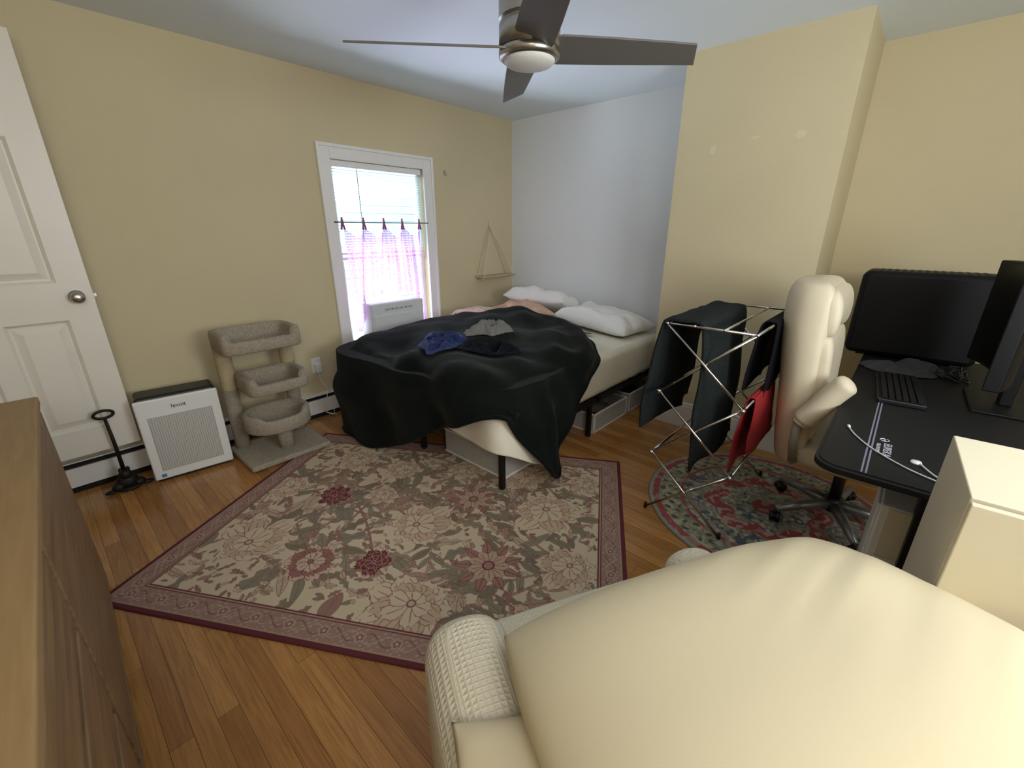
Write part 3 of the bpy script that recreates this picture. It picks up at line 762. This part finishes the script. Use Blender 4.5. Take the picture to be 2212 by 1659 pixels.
def bin_(loc, w, d, h, lab, cl):
    e = empty('storage_bin', loc, lab, 'storage bin', group='under-bed storage bins')
    mb = MB(); t = .006
    mb.box(0, w, 0, t, 0, h).box(0, w, d-t, d, 0, h).box(0, t, 0, d, 0, h).box(w-t, w, 0, d, 0, h).box(0, w, 0, d, 0, t)
    mb.done('bin_body', M_bin, e)
    mb = MB(); r = .008
    for z in (.008, h):
        mb.box(-.004, w+.004, -.004, r, z-.008, z+.006).box(-.004, w+.004, d-r, d+.004, z-.008, z+.006).box(-.004, r, 0, d, z-.008, z+.006).box(w-r, w+.004, 0, d, z-.008, z+.006)
    for x in (0, w-.01): mb.box(x-.003, x+.013, -.004, .008, 0, h)
    mb.done('bin_rim', M_plastic, e, bevel=.002)
    c = crumple('folded_clothes', (loc[0]+w/2, loc[1]+d/2), w*.40, d*.36, .05, cl, 4, 0, None, h*.6); tag(c, 'folded dark clothes stored inside an under-bed bin', 'clothes', 'clothes in bins')
bin_((2.58, 1.50, .001), .50, .55, .15, 'low gray fabric storage bin with white rim under the bed', M_grayc)
bin_((3.12, 1.50, .001), .46, .55, .16, 'low gray fabric bin full of clothes under the bed', M_dgrayc)
bin_((1.66, 1.56, RZ), .42, .55, .17, 'gray fabric storage bin under the foot of the bed', M_dgrayc)

# ------------------------------------------------------------------ left wall objects
ap = empty('air_purifier', (.445, 3.165, 0), 'white box air purifier with gray perforated front panel', 'air purifier', rot=(0, 0, rad(-7)))
box('housing', -.20, .20, -.09, .09, .012, .50, M_plastic, ap, .03, 6)
box('top_vent', -.195, .195, -.085, .088, .495, .54, M_black, ap, .02, 4)
box('front_frame', -.203, .203, -.105, -.085, .02, .525, M_plastic, ap, .018, 5)
box('front_grille', -.158, .158, -.1085, -.103, .075, .42, M_perf, ap, .002)
box('base_band', -.19, .19, -.08, .085, 0, .02, M_black, ap, .004)
box('seam_band', -.2015, .2015, -.088, -.082, .015, .51, M_black, ap, .002)
box('energy_sticker', -.17, -.145, -.1062, -.1045, .035, .055, mat('sticker_blue', (60, 130, 180), .5), ap, .0005)
text('levoit', .032, M_black, ap, (0, -.1062, .468), (rad(90), 0, 0))

ds = empty('iron_doorstop', (.115, 3.17, 0), 'cast iron animal doorstop with tall ring handle', 'doorstop')
mb = MB(); mb.tube([(0, 0, .1), (.0, 0, .30), (-.005, 0, .455)], [.011, .009, .008], 10)
mb.done('handle_rod', M_iron, ds)
MB().tube([(-.005+.042*math.cos(t), .0, .475+.022*math.sin(t)) for t in np.linspace(0, 2*math.pi, 28, endpoint=False)], .008, 8, closed=True).done('ring_handle', M_iron, ds)
mb = MB()
def blob(mb, c, r, n=16):
    pr = [(max(.0001, math.sin(a)*1), -math.cos(a)) for a in np.linspace(0, math.pi, 12)]
    M = Matrix.Translation(c) @ Matrix.Diagonal((r[0], r[1], r[2], 1)); mb.lathe((0, 0), pr, n, M=M)
blob(mb, (0, 0, .045), (.055, .038, .045)); blob(mb, (-.045, -.02, .03), (.03, .024, .028)); blob(mb, (.05, -.01, .028), (.03, .03, .026)); blob(mb, (0, -.01, .095), (.032, .028, .032)); blob(mb, (-.015, -.01, .125), (.01, .01, .016)); blob(mb, (.018, -.01, .125), (.01, .01, .016))
blob(mb, (-.08, -.02, .014), (.03, .018, .012)); blob(mb, (.085, -.015, .013), (.03, .018, .012)); blob(mb, (0, -.04, .013), (.05, .02, .012))
mb.done('animal_base', M_iron, ds)

ct = empty('cat_tree', (.915, 2.99, RZ), 'beige carpeted cat tree with three beds and rope posts', 'cat tree')
box('base_board', -.255, .255, -.22, .21, 0, .035, M_carpet, ct, .012, 4)
def tray(name, cx, cy, z, w, d, h, wall=.03, dip=True, parent=ct, round_=.35, notch=.5):
    n = 96
    def pt(th, sx, sy):
        c, s = math.cos(th), math.sin(th); e = round_
        return (cx+sx*math.copysign(abs(c)**e, c), cy+sy*math.copysign(abs(s)**e, s))
    def ztop(th):
        if not dip: return z+h
        f = max(0, -math.sin(th)); return z+h-(h*notch)*(1/(1+math.exp(-(f-.72)*30)))
    vs = []
    for kind, q in [('cb', 0), ('ob', 0), ('o', .0), ('o', .85), ('o', 1.0), ('t', 0), ('i', 1.0), ('i', .85), ('i', 0), ('ic', 0)]:
        for k in range(n):
            th = 2*math.pi*k/n; zt = ztop(th)
            if kind == 'cb': x, y = cx, cy; zz = z
            elif kind == 'ob': x, y = pt(th, w/2-.008, d/2-.008); zz = z
            elif kind == 'o': x, y = pt(th, w/2-(.004 if q == 1 else 0), d/2-(.004 if q == 1 else 0)); zz = z+.010+(zt-z-.012)*q
            elif kind == 't': x, y = pt(th, w/2-wall/2, d/2-wall/2); zz = zt+.005
            elif kind == 'i': x, y = pt(th, w/2-wall+(.004 if q == 1 else 0), d/2-wall+(.004 if q == 1 else 0)); zz = z+.035+(zt-z-.038)*q
            else: x, y = cx, cy; zz = z+.032
            vs.append((x, y, zz))
    fs = []
    for i in range(9):
        for k in range(n): fs.append((i*n+k, i*n+(k+1) % n, (i+1)*n+(k+1) % n, (i+1)*n+k))
    return mkobj(name, vs, fs, M_carpet, parent, smooth=True)
tray('top_bed', 0, .06, .72, .47, .31, .125, .045, notch=.42, round_=.28)
tray('middle_bed', .03, -.0, .45, .38, .32, .11, .045, round_=.4, notch=.4)
tray('lower_bed', -.0, -.045, .20, .40, .34, .115, .04, round_=.9, notch=.25)
for (x, z1) in [(-.185, .72), (.20, .72)]:
    y = .160
    MB().cyl((x, y), .045, .03, .56 if x > 0 else .45, 22).done('carpet_post', M_carpet, ct)
    q = .56 if x > 0 else .45
    prof = []
    while q < z1: prof += [(.044, q), (.049, q+.005), (.044, q+.01)]; q += .01
    MB().lathe((x, y), prof, 24).done('rope_post', M_sisal, ct)
MB().cyl((.02, -.06), .048, .03, .205, 22).done('short_post', M_carpet, ct)

ol = empty('wall_outlet', (1.405, YW, .42), 'white wall outlet with adapter plugged in', 'outlet')
box('cover_plate', -.038, .038, -.007, 0, -.06, .06, M_plastic, ol, .003)
box('adapter_plug', -.024, .024, -.05, -.006, -.055, .02, M_plastic, ol, .006)
pts = catmull([(0, -.035, -.05), (.0, -.05, -.12), (.02, -.085, -.2), (-.01, -.10, -.30), (-.03, -.1, -.36), (.03, -.12, -.40), (.04, -.1, -.33), (-.02, -.10, -.37), (.05, -.13, -.405)], 10)
MB().tube([tuple(p) for p in pts], .003, 6).done('cord', M_plastic, ol)

hsf = empty('hanging_shelf', (3.42, YW-.07, .98), 'small wooden shelf hung by white rope from a nail', 'shelf')
box('shelf_board', -.25, .25, -.065, .065, -.008, .008, mat('pale_wood', (190, 172, 140), .7), hsf, .003)
mb = MB(); ap_ = (-.03, .055, .50)
for x in (-.22, .22):
    for y in (-.05, .05):
        mb.tube([(x, y, -.02), (x, y, .012), (x*.55-.01, y*.7+.02, .24), ap_], .0045, 7)
    mb.tube([(x, -.05, -.02), (x, .05, -.02)], .006, 7)
mb.tube([ap_, (-.03, .06, .54)], .005, 7)
mb.done('rope', M_rope, hsf)
hk = MB().box(-.006, .006, -.006, 0, -.02, .02).tube([(0, -.005, .01), (0, -.03, .0), (0, -.035, -.02), (0, -.02, -.03)], .003, 8).done('wall_hook', M_nickel, loc=(2.83, YW, 1.935)); tag(hk, 'small metal curtain hook on the wall', 'hook')
# ------------------------------------------------------------------ dresser
dd = empty('sideboard', (-.085, 2.315, 0), 'dark brown wooden sideboard with tan top', 'sideboard', rot=(0, 0, rad(-2)))
box('body', -.48, -.018, -1.9, -.004, .03, .83, M_wood, dd, .004)
MB().box(-.019, -.014, -1.89, -.014, .05, .828).done('reveal', M_gap, dd)
box('top_board', -.50, .012, -1.92, .008, .83, .862, M_woodtop, dd, .006)
box('rail', -.0135, .006, -1.9, -.004, .03, .058, M_wood, dd, .002)
box('door', -.0135, .006, -1.042, -.006, .078, .808, M_wood, dd, .004)
for (z0, z1) in [(.078, .314), (.348, .589), (.623, .808)]:
    box('drawer', -.0135, .006, -1.89, -1.086, z0, z1, M_wood, dd, .004)

# ------------------------------------------------------------------ drying rack
dk = empty('drying_rack', (1.98, .41, RZ), 'folding chrome accordion drying rack holding laundry', 'drying rack')
LX = .78; YA, YB = 0.0, .385; zs = [.004, .345, .685, 1.025]
mb = MB()
for k in range(3):
    mb.tube([(0, YA, zs[k]), (0, YB, zs[k+1])], .0065, 8); mb.tube([(.014, YB, zs[k]), (.014, YA, zs[k+1])], .0065, 8)
s1 = mb.done('scissor_side', M_chrome, dk); dup(s1, dk, (LX-.014, 0, 0))
first = None
for z in zs[1:]:
    for y in (YA, YB):
        if first is None: first = MB().tube([(-.01, 0, 0), (LX+.012, 0, 0)], .006, 8).done('rail', M_chrome, dk); first.location = (0, y, z)
        else: dup(first, dk, (0, y, z))
for y in (.13, .26): dup(first, dk, (0, y, zs[3]+.002))
f = MB().tube([(0, YA, zs[3]), (0, YB, zs[3])], .0065, 8).done('top_bar', M_chrome, dk); dup(f, dk, (LX, 0, 0))
f = MB().tube([(0, 0, 0), (0, 0, .03)], .009, 8).done('foot_cap', M_blackm, dk)
for a in [(LX, 0, 0), (0, YB, 0), (LX, YB, 0)]: dup(f, dk, a)
f = None
for z in zs[1:3]:
    for x in (0, LX):
        for y in (YA, YB):
            if f is None: f = MB().tube([(-.015, 0, 0), (.02, 0, 0)], .010, 8).done('joint', M_chrome, dk); f.location = (x, y, z)
            else: dup(f, dk, (x, y, z))
zt = zs[3]+RZ
t = cloth('bath_towel', [(.865, .47), (.86, .6), (.845, .85), (.822, zt-.03), (.80, zt+.014), (.73, zt+.020), (.665, zt+.018), (.63, zt-.02), (.605, .8), (.59, .31)], 1.985, 2.64, M_teal, .014, 9, 1, hem=.03, th=.014, taper=0, nx=90, sag=.012)
tag(t, 'dark teal bath towel draped over the drying rack', 'towel')
t = cloth('black_shirt', [(.485, .70), (.475, .9), (.455, zt+.0), (.41, zt+.012), (.395, zt-.01), (.393, .85), (.39, .72)], 2.25, 2.74, M_blackc, .008, 20, 3, hem=.08, th=.006, taper=.1)
tag(t, 'black shirt hanging on the drying rack', 'shirt')
zm = zs[2]+RZ
t = cloth('red_shirt', [(.46, .28), (.45, .5), (.435, zm-.01), (.41, zm+.012), (.398, zm-.02), (.39, .40)], 2.14, 2.50, M_red, .014, 12, 5, hem=.06, th=.006, taper=.2)
tag(t, 'red shirt hanging on the lower rail of the drying rack', 'shirt')

# ------------------------------------------------------------------ office chair
oc = empty('office_chair', (2.52, .03, RZ), 'cream leather high-back office chair with flipped-up arms', 'office chair')
f = None
for k in range(5):
    a = rad(61+72*k); lc = (.29*math.cos(a), .29*math.sin(a), 0)
    if f is None:
        f = MB().tube([(0, 0, .10), (.15, 0, .095), (.29, 0, .075)], [.03, .024, .016], 10).done('base_leg', M_silver, oc); f.rotation_euler = (0, 0, a)
        fc = MB().tube([(0, -.022, .028), (0, -.006, .028)], .027, 20).tube([(0, .006, .028), (0, .022, .028)], .027, 20).tube([(0, -.008, .028), (0, .008, .028)], .02, 12).tube([(0, 0, .028), (0, 0, .08)], .008, 8).done('caster', M_black, oc)
        fc.location = lc; fc.rotation_euler = (0, 0, a+1.1)
    else: dup(f, oc, (0, 0, 0), (0, 0, a)); dup(fc, oc, lc, (0, 0, a+1.1))
MB().cyl((0, 0), .04, .07, .14, 20).cyl((0, 0), .026, .13, .32, 20).done('gas_lift', M_black, oc)
box('seat_plate', -.12, .12, -.12, .12, .32, .36, M_black, oc, .01)
def soft(name, x0, x1, y0, y1, z0, z1, m, parent, bev=.05, rot=(0, 0, 0), loc=(0, 0, 0)):
    o = MB().box(x0, x1, y0, y1, z0, z1).done(name, m, parent, loc, rot)
    b = o.modifiers.new('b', 'BEVEL'); b.width = bev; b.segments = 5; b.limit_method = 'NONE'
    s = o.modifiers.new('s', 'SUBSURF'); s.levels = 1; s.render_levels = 1
    o.data.polygons.foreach_set('use_smooth', [True]*len(o.data.polygons)); return o
soft('seat', -.26, .26, -.26, .20, .36, .47, M_cream, oc, .045)
def section(prof, n=40, pinch=.05, e=.45, e2=.75):
    vs = []; fs = []
    P = catmull(prof, 6)
    for (z, yf, yb, hw) in P:
        cy = (yf+yb)/2; dy = (yb-yf)/2
        for k in range(n):
            th = 2*math.pi*k/n; c, s = math.cos(th), math.sin(th)
            x = hw*math.copysign(abs(c)**e, c); y = cy+dy*math.copysign(abs(s)**e2, s)
            y += -pinch*(abs(x/hw)**3)
            vs.append((x, y, z))
    R = len(P)
    for i in range(R-1):
        for k in range(n): fs.append((i*n+k, i*n+(k+1) % n, (i+1)*n+(k+1) % n, (i+1)*n+k))
    fs.append(tuple(range(n))[::-1]); fs.append(tuple((R-1)*n+k for k in range(n)))
    return vs, fs
vs, fs = section([(.34, .24, .28, .19), (.36, .20, .30, .225), (.45, .17, .315, .245), (.60, .17, .33, .255), (.75, .185, .345, .26), (.90, .19, .365, .263), (1.02, .19, .38, .26), (1.12, .19, .385, .252), (1.18, .20, .38, .235), (1.215, .23, .365, .205), (1.228, .27, .345, .15)])
mkobj('backrest', vs, fs, M_cream, oc, smooth=True)
vs, fs = section([(.985, .21, .26, .18), (1.0, .175, .28, .22), (1.04, .16, .30, .238), (1.10, .158, .31, .242), (1.15, .168, .31, .234), (1.185, .19, .31, .21), (1.20, .22, .29, .15)], pinch=.045)
mkobj('headrest', vs, fs, M_cream, oc, smooth=True)
vs, fs = section([(.48, .21, .24, .15), (.49, .17, .26, .20), (.56, .14, .26, .232), (.70, .145, .27, .238), (.85, .15, .29, .242), (.94, .158, .30, .242), (.985, .175, .29, .227), (1.0, .205, .27, .17)], pinch=.045)
mkobj('back_cushion', vs, fs, M_cream, oc, smooth=True)
for sx in (-1, 1):
    if sx < 0: ap_pts = [(-.30, .195, .60), (-.30, .175, .635), (-.305, .135, .70), (-.305, .10, .765), (-.305, .065, .82), (-.305, .05, .84)]
    else: ap_pts = [(.30, .235, .60), (.30, .235, .635), (.30, .24, .70), (.30, .245, .76), (.30, .25, .83), (.30, .25, .85)]
    MB().tube([tuple(q) for q in catmull(ap_pts, 5)], [.012]+[.036]*3+[.048]*17+[.044, .039, .033, .024, .01], 16).done('armrest_pad', M_cream, oc)
    MB().tube([(sx*.27, .19, .40), (sx*.30, .20, .50), (sx*.30, .20, .63)], .018, 12).done('arm_bracket', M_creamp, oc)
    MB().tube([(sx*.10, .17, .36), (sx*.27, .19, .40)], .02, 12).done('arm_mount', M_creamp, oc)
MB().box(-.04, .04, .1, .27, .33, .355).done('back_bracket', M_black, oc, bevel=.006)

# ------------------------------------------------------------------ desk
dx0, dx1, dy1, dy0, DT = 1.56, 3.45, .10, -.56, .745
de = empty('computer_desk', (dx0, dy0, 0), 'black gaming desk with lavender stripe and maker lettering', 'desk')
LD = dx1-dx0; WDk = dy1-dy0
def rrect(x0, x1, y0, y1, r, n=8):
    P = []
    for (cx, cy, a0) in [(x1-r, y1-r, 0), (x0+r, y1-r, 90), (x0+r, y0+r, 180), (x1-r, y0+r, 270)]:
        for k in range(n+1): a = rad(a0+90*k/n); P.append((cx+r*math.cos(a), cy+r*math.sin(a)))
    return P
def slab(P, z0, z1):
    n = len(P); vs = [(x, y, z0) for x, y in P]+[(x, y, z1) for x, y in P]
    fs = [tuple(range(n))[::-1], tuple(range(n, 2*n))]+[(i, (i+1) % n, n+(i+1) % n, n+i) for i in range(n)]
    return vs, fs
vs, fs = slab(rrect(0, LD, 0, WDk, .07), DT-.022, DT-.002); mb = MB().add(vs, fs); mb.done('desktop', M_desk, de, bevel=.003)
vs, fs = slab(rrect(.015, LD-.015, .02, WDk-.012, .06), DT-.002, DT+.001); MB().add(vs, fs).done('desk_mat', M_desk, de)
sy = .53
MB().box(.02, 1.2, sy-.009, sy-.004, DT+.0005, DT+.0016).done('stripe', M_stripe, de)
MB().box(.02, 1.2, sy+.002, sy+.007, DT+.0005, DT+.0016).done('stripe', M_stripe, de)
M_let = mat('lettering_pale', (196, 196, 208), .6)
text('EUREKA', .032, M_let, de, (.250, sy-.046, DT+.0016), (0, 0, rad(180)), ext=.0004)
text('ERGONOMIC', .0150, M_let, de, (.250, sy-.022, DT+.0016), (0, 0, rad(180)), ext=.0004)
mb = MB(); lx, ly = .340, sy-.036
for k in range(3):
    ang = k*2*math.pi/3
    mb.tube([(lx+.012*math.cos(ang+t), ly+.012*math.sin(ang+t), DT+.001) for t in np.linspace(0, 1.7, 8)], .0020, 6)
mb.tube([(lx-.006, ly, DT+.001), (lx+.006, ly, DT+.001)], .0025, 6)
mb.done('emblem', M_let, de)
mb = MB()
for x in (.10, LD-.16):
    mb.box(x, x+.06, .08, WDk-.10, 0.02, .05).box(x, x+.06, .30, .38, .05, DT-.022).box(x, x+.06, .06, WDk-.08, DT-.05, DT-.022)
mb.box(.15, LD-.1, .32, .36, DT-.07, DT-.03)
mb.done('desk_leg_frame', M_blackm, de, bevel=.004)
f = MB().cyl((0, 0), .03, 0, .022, 16).done('leveling_foot', M_black, de); f.location = (.13, .11, 0)
for a in [(.13, WDk-.13, 0), (LD-.13, .11, 0), (LD-.13, WDk-.13, 0)]: dup(f, de, a)
DZ = DT+.0012
pc = empty('computer_tower', (3.20, -.36, DZ), 'large black computer tower case standing on the desk', 'computer')
box('case', 0, .235, 0, .56, .012, .485, M_case, pc, .04, 6)
box('side_panel', -.0015, .03, .028, .532, .04, .458, M_case, pc, .002)
mb = MB()
for i in range(14): mb.box(.04, .195, .06+i*.032, .075+i*.032, .484, .4865)
mb.done('vent_slots', M_dark, pc)
f = MB().box(0, .03, 0, .04, 0, .014).done('case_foot', M_black, pc); f.location = (.05, .05, 0)
for a in [(.05, .46, 0), (.16, .05, 0), (.16, .46, 0)]: dup(f, pc, a)
mo = empty('monitor', (2.63, -.375, DZ), 'curved black computer monitor on a flat stand, seen end-on', 'monitor', rot=(0, 0, rad(1)))
def curved(x0, x1, yf, yb, z0, z1, R=.75, n=24):
    vs = []; fs = []
    for i in range(n+1):
        x = x0+(x1-x0)*i/n; c = R-math.sqrt(R*R-x*x)
        for (y, z) in [(yf, z0), (yf, z1), (yb, z1), (yb, z0)]: vs.append((x, y+c, z))
    for i in range(n):
        for k in range(4): fs.append((i*4+k, i*4+(k+1) % 4, (i+1)*4+(k+1) % 4, (i+1)*4+k))
    fs += [(3, 2, 1, 0), tuple(n*4+k for k in range(4))]
    return vs, fs
vs, fs = curved(-.30, .30, .02, -.03, .125, .575); MB().add(vs, fs).done('screen_housing', M_case, mo, bevel=.006)
vs, fs = curved(-.29, .29, .0215, .0195, .14, .565); MB().add(vs, fs).done('screen_panel', M_screen, mo)
box('stand_neck', -.03, .03, -.06, -.02, .01, .34, M_case, mo, .005)
box('stand_base', -.17, .17, -.10, .07, 0, .010, M_case, mo, .004)
kb = empty('keyboard', (2.57, -.08, DZ), 'black mechanical keyboard on the desk', 'keyboard', rot=(0, 0, rad(4)))
box('keyboard_case', -.23, .23, -.08, .08, 0, .02, M_black, kb, .005)
mb = MB(); M_key = mat('key_dark', (22, 20, 22), .75, spec=.2)
for r_ in range(6):
    for c in range(20):
        x = -.218+c*.0218; y = -.068+r_*.0232; mb.box(x, x+.018, y, y+.0185, .0195, .031)
o = mb.done('keys', M_key, kb, bevel=.002, seg=2); o['kind'] = 'stuff'
c_ = crumple('gray_cloth', (3.0, -.08), .13, .17, .05, M_dgrayc, 21, .3, None, DZ); tag(c_, 'crumpled dark gray cloth on the desk', 'cloth')
rq = random.Random(9)
pts = [(2.95+rq.uniform(-.10, .12), -.25+rq.uniform(-.07, .05), DZ+.006+rq.uniform(0, .05)) for _ in range(22)]
ctg = MB().tube([tuple(p) for p in catmull(pts, 10)], .004, 6).done('cable_tangle', M_black); tag(ctg, 'tangle of black cables beside the computer tower', 'cables', kind='stuff')
cb = empty('charging_cable', (1.7, -.16, DZ), 'white charging cable with round magnetic puck on the desk', 'cable')
MB().tube([tuple(p) for p in catmull([(.235, .20, .004), (.17, .175, .004), (.08, .12, .004), (-.01, .03, .004), (-.06, -.06, .004)], 8)], .0025, 7).done('cord', M_plastic, cb)
MB().tube([tuple(p) for p in catmull([(.05, .0, .005), (-.02, -.04, .004), (-.07, -.11, .004)], 8)], .0025, 7).done('cord', M_plastic, cb)
MB().lathe((.06, .01), [(0, 0), (.014, 0), (.015, .003), (.013, .007), (0, .0075)], 28).done('charging_puck', M_plastic, cb)
MB().tube([(.235, .20, .006), (.25, .204, .006)], .005, 8).done('connector', M_plastic, cb)

dc = empty('drawer_cart', (1.70, -.50, 0), 'white plastic drawer unit under the desk', 'drawers')
box('cart_body', 0, .25, 0, .40, .02, .60, M_plastic, dc, .008)
for i in range(3): box('drawer', .015, .235, .398, .408, .035+i*.19, .215+i*.19, M_plastic, dc, .004)
for i in range(3): box('side_drawer_panel', -.006, .001, .02, .38, .035+i*.19, .215+i*.19, M_cabinet, dc, .003)
MB().box(.02, .23, .02, .38, 0, .021).done('plinth', M_dark, dc)
cc = empty('file_cabinet', (1.145, -.74, 0), 'plain cream laminate cabinet standing against the desk end', 'cabinet', rot=(0, 0, rad(2)))
box('cabinet_body', .024, .38, 0, .55, .02, .95, M_cabinet, cc, .003)
box('cabinet_door', 0, .016, .0, .55, .025, .945, M_cabinet, cc, .003)
MB().box(.014, .026, .006, .544, .03, .94).done('door_seam', M_gap, cc)
MB().box(.02, .36, .02, .53, 0, .022).done('plinth', M_dark, cc)

# ------------------------------------------------------------------ sofa chair
SO = (.42, .66); SR = rad(-28)
so = empty('armchair', (SO[0], SO[1], 0), 'cream waffle-fabric slipcovered armchair', 'armchair', rot=(0, 0, SR))
SW = .80
box('seat_base', .02, SW-.02, -.76, -.03, .05, .36, M_waffle, so, .03, 5)
soft('seat_cushion', .12, SW-.12, -.66, .005, .33, .57, M_waffle, so, .07)
soft('armrest', -.015, .19, -.78, .0, .06, .63, M_waffle, so, .09)
soft('armrest', SW-.16, SW+.015, -.78, .0, .06, .63, M_waffle, so, .08)
soft('backrest', -.0, SW+.12, -.84, -.62, .1, .74, M_waffle, so, .06)
f = MB().box(0, .04, 0, .04, 0, .07).done('foot', M_wood, so); f.location = (.06, -.74, 0)
for a in [(.06, -.1, 0), (SW-.1, -.74, 0), (SW-.1, -.1, 0)]: dup(f, so, a)
bp_ = pillow('large_pillow', .94, .60, .21, M_bigp, (.735, .010, .700), (rad(-9), rad(0), rad(-28)), 2, wr=0., n=110, big=.0, streak=.022, rim=0., pinch=.15, rnd_=.30)
tag(bp_, 'large plump cream pillow lying on the armchair', 'pillow')
p2 = pillow('flat_pillow', .44, .34, .06, M_bigp, (.370, .155, .652), (rad(-6), rad(-2), rad(-40)), 6, wr=.1, n=60)
tag(p2, 'thin cream pillow beneath the larger pillow on the armchair', 'pillow')

# ------------------------------------------------------------------ lights
def area(name, loc, target, size, power, color, sy=None):
    l = bpy.data.lights.new(name, 'AREA'); l.energy = power; l.color = color; l.size = size
    if sy: l.shape = 'RECTANGLE'; l.size_y = sy
    o = bpy.data.objects.new(name, l); o.location = loc; o.rotation_euler = (Vector(target)-Vector(loc)).to_track_quat('-Z', 'Y').to_euler(); COL.objects.link(o); return o
area('sky_light', (2.2, 4.9, 3.3), (2.2, 2.6, .7), 2.2, 340, (.80, .91, 1), 1.4)
area('ground_bounce_fill', (2.0, 4.8, -.6), (1.6, 2.4, 2.49), 2.2, 950, (.74, .90, 1), 1.2)  # lamp added outside below the sill to lift the ceiling; no ground modelled
area('rear_fill_light', (-.6, -1.3, 2.2), (1.1, 2.2, .6), 1.0, 28, (1, .94, .85))  # unseen warm fill added behind the camera; there is no hall
area('cool_fill_light', (1.0, -1.6, 1.9), (2.9, 2.7, 1.4), 1.2, 9, (.94, .97, 1))  # unseen cool fill added to brighten the bed wall; no window here
area('ceiling_fill_light', (1.2, -1.2, 1.5), (1.5, .6, 2.49), .9, 42, (.90, .96, 1))  # unseen uplight added behind the camera to brighten the ceiling
sl = bpy.data.lights.new('sun', 'SUN'); sl.energy = 2.6; sl.angle = rad(1); sl.color = (1, .97, .92)
so_ = bpy.data.objects.new('sun', sl); so_.rotation_euler = Vector((-.45, .75, -.55)).to_track_quat('-Z', 'Y').to_euler(); COL.objects.link(so_)
w = bpy.data.worlds.new('world'); sc.world = w; w.use_nodes = True
bg = w.node_tree.nodes['Background']; bg.inputs[0].default_value = (.78, .88, 1, 1); bg.inputs[1].default_value = 1.3
sc.view_settings.view_transform = 'Standard'
sc.view_settings.exposure = -0.05

cam = bpy.data.cameras.new('camera'); cam.sensor_width = 36; cam.lens = 36*930/2212; cam.clip_start = .02
co = bpy.data.objects.new('camera', cam); co.location = (0, 0, 1.45); co.rotation_euler = (rad(90-19.8), 0, rad(-48)); COL.objects.link(co); sc.camera = co
